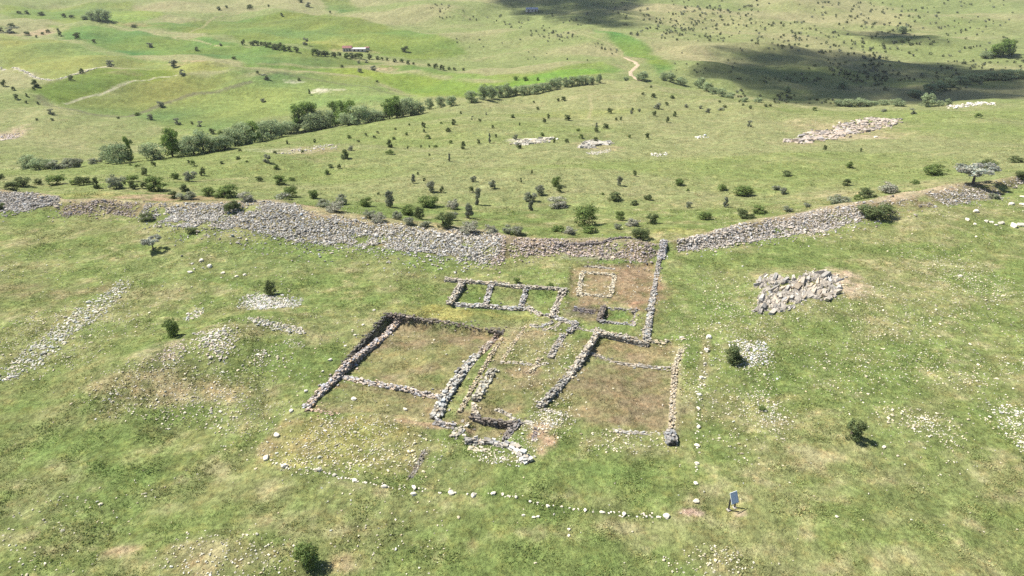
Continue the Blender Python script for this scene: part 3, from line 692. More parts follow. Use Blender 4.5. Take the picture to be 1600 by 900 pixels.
# ---- rubble heaps and outcrops
def heap(px_poly, dens, size, label, base=PALEST, name='rubble_heap', cat='rubble', group='rubble heaps', warm=.05, asp=(1.25,.9,.65), yaw=None, hump=0.0, tilt=.35, sink=0.0):
    poly = ats(px_poly)
    x0, x1, y0, y1 = poly[:, 0].min(), poly[:, 0].max(), poly[:, 1].min(), poly[:, 1].max()
    nn = int((x1 - x0) * (y1 - y0) * dens * (2.4 if size[1] > .35 else 4.4))
    x, y = rng.uniform(x0, x1, nn), rng.uniform(y0, y1, nn)
    sc_ = min(x1 - x0, y1 - y0)
    m = poly_mask(x, y, poly, sc_ * .18, sc_ * .14, max(sc_ * .3, .8), 61)
    k = m > rng.uniform(0, 1, nn)
    x, y, m = x[k], y[k], m[k]
    s = (.62 if size[1] > .35 else .44) * rng.uniform(size[0], size[1], len(x)) * rng.choice([.75, 1, 1.5], len(x), p=[.5, .38, .12])
    z = hlook(x, y) + s * (rng.uniform(-.1, .55, len(x)) - sink) + hump * m * rng.uniform(.2, 1, len(x))
    v, f, c = rocks(np.stack([x, y, z], 1), s, stone_cols(len(x), base, .2, warm), asp, yaw if yaw is None else np.full(len(x), yaw), tilt)
    return tag(link(name, build_mesh(name, v, f, c), M_STONE), label, cat, group, 'stuff' if any(k in label for k in ('spread', 'scattered', 'spill', 'band of rubble', 'diagonal line')) else None)
heap([(380,462),(405,457),(470,468),(468,478),(400,484),(382,478)], 11, (.12,.28), 'pale grey rubble heap with a small tree growing at its back', (.42,.40,.35))
heap([(388,497),(420,500),(470,512),(478,522),(440,518),(398,506)], 8, (.14,.30), 'thin slanting rubble strip below the heap with the small tree', (.42,.39,.33))
heap([(305,520),(355,512),(365,545),(350,570),(330,562)], 7, (.14,.30), 'broad spread of pale rubble right of the dark round bush', (.45,.41,.34))
heap([(440,530),(475,534),(478,546),(448,543)], 5, (.09,.2), 'small faint rubble spread left of the trench edge', (.42,.38,.31))
heap([(395,548),(418,546),(415,575),(395,572)], 5, (.09,.2), 'narrow upright rubble spread below the slanting strip', (.43,.39,.32))
heap([(0,588),(30,555),(75,520),(130,480),(190,438),(205,448),(170,485),(110,528),(60,572),(20,594)], 3.4, (.16,.34), 'long diagonal line of collapsed field-wall rubble on the left meadow', (.43,.41,.33))
heap([(0,590),(22,586),(24,592),(0,598)], 8, (.15,.3), 'small bright stone pile at the left edge of the photo', (.5,.47,.42))
heap([(1150,530),(1195,535),(1205,560),(1175,575),(1150,570)], 8, (.11,.26), 'pale rubble patch around the dark spreading bush', (.45,.43,.40))
heap([(838,645),(875,640),(880,660),(850,672)], 9, (.10,.2), 'bright pebble spill at the lower end of the brown room wall', (.52,.48,.40))
heap([(740,705),(820,720),(815,732),(760,722)], 6, (.09,.2), 'bright gravelly spill below the broken boulder wall', (.50,.46,.38))
heap([(1175,610),(1205,615),(1230,660),(1190,670)], 3.2, (.09,.2), 'loose pale stone spread around the low weed on the right meadow', (.48,.45,.37))
heap([(1420,650),(1460,648),(1465,672),(1430,675)], 4, (.09,.2), 'pale stone spread isolated on the right meadow', (.48,.45,.37))
heap([(1580,640),(1625,630),(1625,725),(1588,700)], 4, (.12,.28), 'bright rubble spread cut by the right edge of the photo', (.5,.47,.41))
heap([(150,652),(160,620),(200,590),(245,560),(300,545),(290,565),(230,600),(190,630),(175,655)], 2.2, (.09,.22), 'curved band of rubble around the edge of the tan mound on the left', (.44,.40,.32))
heap([(200,640),(330,600),(420,615),(380,640),(260,655)], 1.6, (.09,.22), 'scattered rubble over the lower tan mound on the left', (.43,.38,.31))
heap([(240,560),(285,530),(290,545),(262,570)], 5, (.1,.2), 'pinkish rubble slope below the dark round bush', (.45,.38,.32))
heap([(287,495),(310,482),(322,484),(312,496),(292,502)], 6, (.12,.3), 'short broken stone row right above the dark round bush', (.48,.44,.36))
SLAB = dict(asp=(2.6,.42,.85))
heap([(915,238),(950,233),(955,236),(925,242)], 2.5, (.15,.35), 'faint flat rock strip just below the outcrop with the bush', (.5,.46,.38), 'rock_outcrop', 'rock', 'natural rock outcrops')
heap([(430,240),(470,233),(525,225),(530,232),(480,236)], .9, (.15,.4), 'scattered rocks on the brown patch near the lone slope tree', (.45,.4,.34), 'rock_outcrop', 'rock', 'natural rock outcrops')
heap([(0,210),(30,208),(32,212),(5,220)], 1.5, (.2,.5), 'pinkish rock ledge on the far left slope', (.5,.43,.38), 'rock_outcrop', 'rock', 'natural rock outcrops')
heap([(1020,241),(1042,238),(1045,243),(1022,246)], .8, (.2,.5), 'small pale rock group on the upper slope beyond the rampart', (.5,.47,.4), 'rock_outcrop', 'rock', 'natural rock outcrops')
heap([(1085,213),(1105,211),(1106,215),(1086,217)], .8, (.25,.6), 'tiny white rock group high on the slope, left of the long outcrop', (.55,.52,.46), 'rock_outcrop', 'rock', 'natural rock outcrops')
heap([(1480,166),(1550,161),(1552,164),(1485,170)], .5, (.3,.9), 'row of white rocks at the hill edge before the shaded valley', (.52,.48,.42), 'rock_outcrop', 'rock', 'natural rock outcrops')
def bedrock(px_poly, yaw, amp, res, wl, label, base, cover=.5, loose=0, slabs=0, ssz=.25):
    """layered rock breaking through the turf: a displaced sheet that dips below the ground at its edges"""
    poly = ats(px_poly)
    lo_, hi_ = poly[:, :2].min(0) - 1, poly[:, :2].max(0) + 1
    X, Y = np.meshgrid(np.arange(lo_[0], hi_[0], res), np.arange(lo_[1], hi_[1], res))
    X = X + rng.uniform(-.3, .3, X.shape) * res; Y = Y + rng.uniform(-.3, .3, Y.shape) * res
    u, v_ = X * math.cos(yaw) + Y * math.sin(yaw), -X * math.sin(yaw) + Y * math.cos(yaw)
    v_ = v_ + (fbm(u, v_, wl * 2.2, 2, 5) - .5) * 2.4 * wl
    band = v_ / (wl * .55)
    steps = np.floor(band); saw = band - steps                       # each bed rises to a broken edge
    blk = np.floor(u / (wl * 1.4) + _hash(steps, steps * 0, 8) * 3)
    lay = _hash(steps, blk, 9)
    crack = np.minimum(sstep(0, .16, saw), sstep(0, .10, (u / (wl * 1.4) + _hash(steps, steps * 0, 8) * 3) - blk))
    m = poly_mask(X, Y, poly, wl * .5, wl * .5, wl * 1.5, 12) * .8 + (fbm(X, Y, wl * 1.1, 3, 19) - .5) * 1.0 + (lay - .5) * .45
    up = sstep(cover - .06, cover + .30, m)
    Z = hlook(X, Y) - .14 - .10 * amp + amp * up * (.10 + .50 * lay + .32 * saw) * (.25 + .75 * crack)
    Z = np.where(up < .02, hlook(X, Y) - .4 * amp - .25, Z)
    idx_ = np.arange(X.size).reshape(X.shape)
    Q = np.stack([idx_[:-1, :-1], idx_[:-1, 1:], idx_[1:, 1:], idx_[1:, :-1]], -1).reshape(-1, 4)
    Q = Q[up.ravel()[Q].max(1) > .01]
    col = np.asarray(base)[None, None] * (.70 + .45 * lay + .5 * (fbm(X, Y, wl * .35, 3, 15) - .5))[..., None]
    V, Fc, Cc = np.stack([X, Y, Z], -1).reshape(-1, 3), np.concatenate([Q[:, :3], Q[:, [0, 2, 3]]]), np.clip(col.reshape(-1, 3), .04, .7)
    used = np.unique(Fc); rem = np.full(len(V), -1); rem[used] = np.arange(len(used))
    parts = [(V[used], rem[Fc], Cc[used])]
    if loose:
        x, y = rng.uniform(lo_[0], hi_[0], loose * 6), rng.uniform(lo_[1], hi_[1], loose * 6)
        k = poly_mask(x, y, poly, wl, wl * .5, wl * 1.5, 12) > rng.uniform(0, 1, loose * 6)
        x, y = x[k][:loose], y[k][:loose]
        s_ = rng.uniform(.5, 1.5, len(x)) * min(res, .3) * 1.2
        parts.append(rocks(np.stack([x, y, hlook(x, y) + s_ * .1], 1), s_, stone_cols(len(x), base), block=True))
    if slabs:
        x, y = rng.uniform(lo_[0], hi_[0], slabs * 8), rng.uniform(lo_[1], hi_[1], slabs * 8)
        k = poly_mask(x, y, poly, wl * .4, wl * .6, wl * 1.2, 12) * (.25 + 1.1 * fbm(x, y, wl * 1.1, 3, 19)) > rng.uniform(.15, 1, slabs * 8)
        x, y = x[k][:slabs], y[k][:slabs]
        s_ = ssz * rng.uniform(.5, 1.0, len(x)) * rng.choice([.6, 1, 1.5], len(x), p=[.45, .4, .15])
        parts.append(rocks(np.stack([x, y, hlook(x, y) + s_ * rng.uniform(-.45, .25, len(x)) + amp * .08], 1), s_, stone_cols(len(x), np.asarray(base) * 1.15, .2), (2.1, .55, .8), np.full(len(x), yaw), .5, block=True))
    o = link('rock_outcrop', build_mesh('rock_outcrop', *join(parts)), M_STONE)
    return tag(o, label, 'rock', 'natural rock outcrops')
bedrock([(1178,486),(1186,462),(1182,436),(1205,428),(1235,436),(1285,424),(1312,434),(1316,460),(1285,470),(1262,466),(1228,486)], .95, .55, .10, .9, 'jagged pale rock outcrop of slanting slabs on the right meadow', (.30,.27,.225), .50, 120, 260, .34)
bedrock([(1222,222),(1262,208),(1310,196),(1365,184),(1410,186),(1398,198),(1345,208),(1290,220),(1250,224)], 0.40, .8, .35, 2.2, 'long pink-white rock outcrop on the right slope beyond the rampart', (.37,.315,.26), .64, 260, 300, .55)
bedrock([(796,226),(815,219),(866,215),(858,222),(820,227)], .1, .8, .3, 1.8, 'flat white rock outcrop on the middle slope beyond the rampart', (.40,.37,.30), .58, 50, 60, .5)
bedrock([(903,231),(918,221),(935,219),(960,222),(948,228),(925,232)], .2, 1.1, .3, 1.8, 'white rock outcrop with a dark bush growing on it', (.39,.36,.30), .58, 50, 80, .5)
# far stone field walls
for pl, lab in (([(0,105),(30,109),(62,123),(78,126)], 'pale stone field wall curving around the yellow-green field'), ([(90,124),(110,118),(150,107)], 'pale stone field wall running up between two green fields')):
    w = ats(pl); x, y, tx, ty, L = polyline(w, .55)
    x = x + rng.normal(0, .35, len(x)); y = y + rng.normal(0, .35, len(x))
    s = rng.uniform(.25, .55, len(x))
    v, f, c = rocks(np.stack([x, y, hlook(x, y) + s * .3], 1), s, stone_cols(len(x), (.48,.44,.36)))
    tag(link('field_wall', build_mesh('field_wall', v, f, c), M_STONE), lab, 'wall')

# ---- single boulders: fine rock meshes shared by copies
def boulder_mesh(seed):
    r = np.random.default_rng(seed)
    V, Fc = ICO.copy(), ICOF.copy()
    for _ in range(2):
        cache, newF, V = {}, [], list(V)
        def mid(a, b):
            k = (min(a, b), max(a, b))
            if k not in cache:
                m = np.array(V[a]) + np.array(V[b]); V.append(m / np.linalg.norm(m)); cache[k] = len(V) - 1
            return cache[k]
        for a, b, c in Fc:
            ab, bc, ca = mid(a, b), mid(b, c), mid(c, a)
            newF += [(a, ab, ca), (b, bc, ab), (c, ca, bc), (ab, bc, ca)]
        Fc, V = np.array(newF), np.array(V)
    for _ in range(9):                                       # planar cuts give broken faces
        nrm = r.normal(0, 1, 3); nrm /= np.linalg.norm(nrm); d = r.uniform(.55, .85)
        k = V @ nrm
        V = V - np.where(k > d, k - d, 0)[:, None] * nrm[None]
    V = V * np.array((1.15, .9, .72)) + r.normal(0, .02, V.shape)
    V[:, 2] += .38
    return build_mesh('boulder', V, Fc, np.repeat(stone_cols(1, (.54,.50,.41), .12, .04), len(V), 0))
BOULD = [boulder_mesh(s) for s in range(6)]
for b in BOULD: b.materials.append(M_STONE)
def nth(i): return ['first','second','third','fourth','fifth','sixth','seventh','eighth','ninth','tenth','eleventh','twelfth','thirteenth','fourteenth','fifteenth','sixteenth','seventeenth','eighteenth','nineteenth','twentieth','twenty-first','twenty-second'][i]
def boulder(px, py, wpx, label, group, name='boulder', cat='stone'):
    p = at(px, py); s = wpx * mpp(p) / 2 * .84
    o = link(name, random.choice(BOULD), None)
    o.location = (p[0], p[1], p[2] - s * .12)
    o.rotation_euler = (random.uniform(-.15, .15), random.uniform(-.15, .15), random.uniform(0, 6.28))
    o.scale = (s, s * random.uniform(.85, 1.1), s * random.uniform(.8, 1.1))
    return tag(o, label, cat, group)
G = 'white marker stones along the site boundary'
for i, (x, y, w) in enumerate([(585,485,6),(567,508,6),(555,524,6),(540,541,6),(516,563,8),(504,581,6),(478,611,8),(455,643,10),(432,680,13)]):
    boulder(x, y, w, f'{nth(i)} white marker stone from the top along the left boundary of the ruin', G, 'marker_stone')
front = [(416,716,15),(445,729,13),(497,735,12),(523,743,8),(554,752,12),(600,761,12),(647,763,12),(706,771,13),(740,774,13),(771,772,11),(806,777,8),(829,784,6),(856,792,9),(878,792,6),(897,796,5),(914,798,9),(940,801,9),(975,804,10),(1006,803,5),(1041,808,14)]
for i, (x, y, w) in enumerate(front):
    lab = f'{nth(i)} white marker stone counted from the left along the front boundary'
    if i == 0: lab = 'large white marker stone at the front left corner of the boundary'
    if i == len(front) - 1: lab = 'squarish white marker stone ending the front boundary beside the bare pink soil'
    boulder(x, y, w, lab, G, 'marker_stone')
boulder(646, 773, 11, 'white stone lying just below a front boundary marker stone, outside the line', G, 'marker_stone')
for i, (x, y, w) in enumerate([(1107,527,11),(1104,549,11),(1101,569,8),(1096,591,10),(1092,617,10),(1091,639,9),(1091,668,10),(1089,697,11),(1089,725,9),(1088,756,10),(1087,784,13)]):
    boulder(x, y, w, f'{nth(i)} white marker stone from the top along the right boundary of the ruin', G, 'marker_stone')
for x, y, w, lab in [(314,408,11,'squarish white boulder topmost of the loose group on the left meadow'),(327,417,13,'wide white boulder below the topmost one on the left meadow'),(317,419,5,'small white stone beside the wide boulder on the left meadow'),(297,426,10,'white boulder nearest the flat-topped tree in the left meadow group'),
                     (348,427,8,'grey-shaded boulder in the middle of the left meadow group'),(370,432,7,'flat white stone near the right end of the left meadow group'),(382,430,7,'white stone at the right end of the left meadow group'),(346,434,4,'tiny white stone under the grey-shaded boulder'),
                     (554,624,11,'flat white stone lying in the narrow part of the largest room, near its left end'),(633,640,9,'round white stone lying in the narrow part of the largest room, near its right end'),
                     (1524,331,13,'largest flat white boulder standing alone below the silver tree'),(1511,344,9,'white boulder at the upper left of the right-edge boulder row'),(1523,351,7,'small flat boulder just below the boulder row'),(1541,347,8,'first boulder of the pair in the right-edge row'),(1549,348,8,'second boulder of the pair in the right-edge row'),
                     (1557,352,8,'greyish boulder before the big ones in the right-edge row'),(1565,350,11,'broad pale boulder in the middle of the right-edge row'),(1583,354,15,'largest boulder of the right-edge row'),(1595,353,13,'boulder at the end of the row against the photo edge'),(1580,320,12,'pale low slab between the silver tree and the boulder row'),(1597,308,9,'pale boulder on the right edge under the rampart end'),(1597,321,11,'pale boulder on the right edge above the long row'),
                     (1500,432,8,'white boulder on the stony patch high on the right meadow'),(1381,699,9,'pale isolated stone below right of the dark round bush on right meadow'),
                     (818,806,7,'left of three white stones lying outside the front boundary'),(834,809,8,'middle of three white stones lying outside the front boundary'),(841,808,7,'right of three white stones lying outside the front boundary'),(889,828,7,'upper of two yellowish stones on the grass below the front boundary'),(889,838,7,'lower of two yellowish stones on the grass below the front boundary'),
                     (805,661,9,'white capstone on the back right corner of the small sunken room'),(726,681,9,'white boulder at the left corner of the small sunken room'),(963,674,10,'white boulder at the start of the loose stone row'),(1066,528,9,'squared white stone at the end of the thin stone row'),(1368,215,8,'pale stone on the slope at the foot of the long rock outcrop')]:
    boulder(x, y, w, lab, 'loose white boulders')
# pebbles set between the markers
def pebble_row(pts, n_):
    w = ats(pts); x, y, *_ = polyline(w, .1)
    for k in range(n_):
        i = rng.integers(0, len(x))
        X, Y = x[i] + rng.normal(0, .1), y[i] + rng.normal(0, .12)
        o = link('boundary_pebble', random.choice(BOULD)); s = rng.uniform(.05, .11)
        o.location = (X, Y, hlook(X, Y) - .02); o.scale = (s, s, s); o.rotation_euler = (0, 0, rng.uniform(0, 6.28))
        tag(o, 'small white pebble in the thin line between the boundary marker stones', 'pebble', 'pebbles of the boundary line')
pebble_row([(418,718),(445,730),(497,735),(523,743),(554,752),(600,761),(647,763),(706,771),(771,772),(806,777),(856,792),(897,796),(975,804),(1041,808)], 110)
pebble_row([(1107,527),(1101,569),(1092,617),(1091,668),(1089,725),(1088,756)], 55)

# ------------------------------------------------------------------ scattered stones (uncountable)
NS = 170000
y = rng.uniform(20, 112, NS); x = rng.uniform(-1, 1, NS) * (y * .95 + 16)
k = speck(x, y) * .75 + .006 > rng.uniform(0, 1, NS)
x, y = x[k], y[k]
s = rng.uniform(.03, .095, len(x)) * rng.choice([.8, 1, 1.7], len(x), p=[.5, .44, .06])
v, f, c = rocks(np.stack([x, y, hlook(x, y) + s * .2 + .02], 1), s, stone_cols(len(x), (.47,.43,.31), .2), tilt=.3)
tag(link('loose_stones', build_mesh('loose_stones', v, f, c), M_STONE), 'pale fist-sized stones scattered through the meadow grass', 'stones', None, 'stuff')

# ------------------------------------------------------------------ grass tufts (uncountable)
def tufts(nn, ymin, ymax, hmin, hmax, blades, wide, name, label):
    u = rng.uniform(0, 1, nn)
    y = ymin + (ymax - ymin) * u; x = rng.uniform(-1, 1, nn) * (y * .92 + 14)
    t = ramp_t(x, y)
    n1 = fbm(x, y, 2.2, 3, 701, .6)
    keep = (n1 > rng.uniform(.2, .7, nn)) & ~((t > -.02) & (t < .8))
    x, y, n1 = x[keep], y[keep], n1[keep]
    col = tint(x, y)
    grn = np.clip(1 - (col[:, 0] / np.maximum(col[:, 1], 1e-4) - .95) * 3, 0, 1)       # fewer tufts on bare soil
    keep = grn > rng.uniform(-.25, 1, len(x))
    x, y, col, n1 = x[keep], y[keep], col[keep], n1[keep]
    m = len(x)
    h = rng.uniform(hmin, hmax, m) * (.6 + 1.0 * (n1 - .3).clip(0, .5) * 2)
    z = hlook(x, y)
    B = blades
    ang = rng.uniform(0, 6.283, (m, B)); lean = rng.uniform(.2, 1.1, (m, B))
    bx, by = x[:, None] + rng.normal(0, .35, (m, B)) * h[:, None], y[:, None] + rng.normal(0, .35, (m, B)) * h[:, None]
    w = h[:, None] * wide * rng.uniform(.6, 1.2, (m, B))
    dx, dy = np.cos(ang), np.sin(ang)
    hh = h[:, None] * rng.uniform(.6, 1.15, (m, B))
    zz = np.repeat(z[:, None], B, 1) - .03
    A0 = np.stack([bx - dy * w, by + dx * w, zz], -1); A1 = np.stack([bx + dy * w, by - dx * w, zz], -1)
    A2 = np.stack([bx + dx * lean * hh, by + dy * lean * hh, zz + hh], -1)
    V = np.stack([A0, A1, A2], 2).reshape(-1, 3)
    cc = col[:, None, :] * 1.6 * rng.uniform(.82, 1.3, (m, 1, 1)) * rng.uniform(.9, 1.12, (m, B, 1))
    dry = (rng.uniform(0, 1, (m, 1, 1)) < .13)
    cc = np.where(dry, cc * np.array((1.35, 1.1, 1.1)), cc)
    cc = np.repeat(cc.reshape(-1, 3), 3, 0)
    tag(link(name, build_mesh(name, V, np.arange(len(V)).reshape(-1, 3), np.clip(cc, .01, .7)), M_TUFT), label, 'grass', None, 'stuff')
tufts(480000, 20, 112, .05, .13, 4, .30, 'meadow_grass', 'short mottled green grass of the meadow around the ruin')
tufts(150000, 108, 300, .07, .2, 3, .45, 'slope_grass', 'coarse grass tussocks on the slope beyond the rampart')

# ------------------------------------------------------------------ trees and bushes
def tube(p0, p1, r0, r1, k=6):
    p0, p1 = np.array(p0, float), np.array(p1, float)
    d = p1 - p0; d /= np.linalg.norm(d) + 1e-9
    a = np.cross(d, (0, 0, 1) if abs(d[2]) < .9 else (1, 0, 0)); a /= np.linalg.norm(a); b = np.cross(d, a)
    th = np.arange(k) * 2 * math.pi / k
    ring = np.cos(th)[:, None] * a + np.sin(th)[:, None] * b
    V = np.concatenate([p0 + ring * r0, p1 + ring * r1])
    Fs = []
    for i in range(k):
        j = (i + 1) % k
        Fs += [(i, j, k + j), (i, k + j, k + i)]
    return V, np.array(Fs), np.repeat(np.array([[.10, .08, .06]]), len(V), 0)

def crown(kind, seed, nleaf, leaf):
    """crown of leaf-sized faces inside a unit box (z 0..1, width 1); returns crown mesh data and trunk mesh data"""
    r = np.random.default_rng(seed)
    cl = []
    if kind in ('green', 'dark', 'blossom', 'grey'):
        q = r.integers(16, 30)
        lop = r.normal(0, .09, 2)
        for i in range(q):
            a, rad = r.uniform(0, 6.28), math.sqrt(r.uniform(0, 1)) * .36
            zz = r.uniform(.08, .80)
            rad *= math.sqrt(max(.15, 1 - ((zz - .42) / .56) ** 2))
            cl.append((math.cos(a) * rad + lop[0] * zz, math.sin(a) * rad + lop[1] * zz, zz, r.uniform(.09, .23)))
        t0 = .0
    elif kind == 'column':
        for i in range(20):
            zz = r.uniform(.08, .86); a = r.uniform(0, 6.28); rad = .26 * (1 - .55 * zz) * r.uniform(.2, 1.2)
            cl.append((math.cos(a) * rad, math.sin(a) * rad, zz, r.uniform(.11, .19)))
    elif kind == 'umbrella':
        for i in range(20):
            a, rad = r.uniform(0, 6.28), math.sqrt(r.uniform(0, 1)) * .42
            zz = .70 + .16 * r.uniform(-1, 1) - .25 * rad * rad * 2
            cl.append((math.cos(a) * rad, math.sin(a) * rad, zz, r.uniform(.09, .16)))
    elif kind == 'willow':
        for i in range(38):
            a, rad = r.uniform(0, 6.28), math.sqrt(r.uniform(0, 1)) * .38
            zz = r.uniform(.08, .84)
            rad *= math.sqrt(max(.2, 1 - ((zz - .45) / .55) ** 2))
            cl.append((math.cos(a) * rad, math.sin(a) * rad, zz, r.uniform(.12, .19)))
    elif kind == 'poplar':
        for i in range(34):
            zz = r.uniform(.08, .90); a = r.uniform(0, 6.28); rad = .34 * math.sqrt(max(.1, 1 - ((zz - .5) / .52) ** 2)) * r.uniform(.2, 1)
            cl.append((math.cos(a) * rad, math.sin(a) * rad, zz, r.uniform(.11, .17)))
    cl = np.array(cl)
    base = dict(green=(.140,.190,.060), dark=(.125,.155,.065), blossom=(.27,.275,.195), grey=(.225,.245,.155), column=(.195,.215,.14), umbrella=(.33,.345,.28), willow=(.255,.31,.165), poplar=(.165,.235,.065))[kind]
    w = cl[:, 3] ** 2; ci_ = r.choice(len(cl), nleaf, p=w / w.sum())
    d = r.normal(0, 1, (nleaf, 3)); d /= np.linalg.norm(d, axis=1)[:, None]
    d[:, 2] = np.where(d[:, 2] < -.3, d[:, 2] * .6, d[:, 2])
    rr = cl[ci_, 3] * r.uniform(.55, 1.08, nleaf)
    c = cl[ci_, :3] + d * rr[:, None] * np.array((1, 1, .92))
    c[:, 2] = np.clip(c[:, 2], .01, 1.0)
    nrm = d + r.normal(0, .40, (nleaf, 3)); nrm /= np.linalg.norm(nrm, axis=1)[:, None]
    up = r.normal(0, 1, (nleaf, 3)); a = np.cross(nrm, up); a /= np.linalg.norm(a, axis=1)[:, None]; b = np.cross(nrm, a)
    sz = leaf * r.uniform(.6, 1.3, nleaf)[:, None]
    V = np.stack([c - a * sz, c - b * sz * .6, c + a * sz, c + b * sz * .6], 1).reshape(-1, 3)
    f = np.arange(nleaf * 4).reshape(-1, 4)
    clb = r.uniform(.72, 1.32, len(cl))[ci_]
    col = np.array(base)[None] * (clb * r.uniform(.8, 1.25, nleaf))[:, None]
    col = col * (1 + r.normal(0, .07, (nleaf, 1)) * np.array([[1, 0, -.6]]))
    if kind == 'blossom':
        fl_ = r.uniform(0, 1, nleaf) < .22; col[fl_] = np.array((.52, .49, .42)) * r.uniform(.75, 1.1, (fl_.sum(), 1))
    if kind in ('grey', 'column', 'umbrella'):
        fl_ = r.uniform(0, 1, nleaf) < .10; col[fl_] = np.array((.34, .33, .32)) * r.uniform(.75, 1.1, (fl_.sum(), 1))
    C4 = np.repeat(np.clip(col, .012, .6), 4, 0)
    # wood
    top = dict(umbrella=.55, poplar=.75, column=.6, willow=.55).get(kind, .45)
    tr = .032 if kind == 'umbrella' else .028
    pts = [np.array((0, 0, -.06)), np.array((r.normal(0, .02), r.normal(0, .02), top * .55)), np.array((r.normal(0, .03), r.normal(0, .03), top))]
    T_ = [tube(pts[0], pts[1], tr * 1.3, tr * .85), tube(pts[1], pts[2], tr * .85, tr * .45)]
    for i in r.choice(len(cl), min(8, len(cl)), replace=False):
        s0 = pts[1] if cl[i, 2] < top else (pts[1] + pts[2]) / 2
        T_.append(tube(s0, cl[i, :3], tr * .5, tr * .15, 4))
    return (V, f, C4), join(T_)

LIB, LOWLIB = {}, {}
KINDS_ = ['green', 'dark', 'blossom', 'grey', 'column', 'umbrella', 'willow', 'poplar']
for ki, kn in enumerate(KINDS_):
    big = kn in ('willow', 'poplar')
    LIB[kn], LOWLIB[kn] = [], []
    for s in range(4 if kn != 'umbrella' else 2):
        (V, f, c), tr = crown(kn, 100 * ki + s, 3400 if big else 2800, .028 if big else .034)
        mc = build_mesh('crown', V, f, c); mc.materials.append(M_LEAF)
        mt = build_mesh('trunk', *tr); mt.materials.append(M_BARK)
        LIB[kn].append((mc, mt))
        (V, f, c), tr = crown(kn, 100 * ki + s + 50, 900, .055)
        q = np.concatenate([tr[1], tr[1][:, 2:3]], 1)             # stems as quads with a doubled corner
        tv = tr[0]; tf = tr[1]
        ml = build_mesh('bush', V, f, c); ml.materials.append(M_LEAF)
        LOWLIB[kn].append(ml)
GRP = {}
def plant(px, py, hpx, wpx, kind, name, label, group, parts=None):
    p = at(px, py)
    s = mpp(p); dep = math.atan2(CAM_H - p[2], math.hypot(p[0], p[1]))
    k_ = 1.45 if name.endswith('_tree') and name != 'small_tree' else (1.0 if py > 420 else (1.30 if py > 270 and hpx > 8 else 1.18))
    hpx = hpx * (1.12 if name.endswith('_tree') and name != 'small_tree' else 1.06)
    wm = wpx * s * k_
    sq_ = .2 if kind == 'umbrella' else .55
    hm = max((hpx * s * 1.06 - sq_ * wpx * s * math.sin(dep)) / math.cos(dep), .45 * wm)
    rot = random.uniform(0, 6.28)
    if parts is None: parts = hpx >= 12
    if parts:
        mc, mt = random.choice(LIB[kind])
        o = link(name, None); o.empty_display_size = .3
        for nm, me in (('crown', mc), ('trunk', mt)):
            ch = bpy.data.objects.new(nm, me); COL.objects.link(ch); ch.parent = o
    else:
        o = link(name, random.choice(LOWLIB[kind]))
    o.location = p; o.rotation_euler = (0, 0, rot); o.scale = (wm * 1.05, wm * 1.05, hm)
    o['label'], o['category'] = label, ('tree' if 'tree' in name else 'bush')
    if group: o['group'] = group
    o['kind'] = 'thing'
    return o

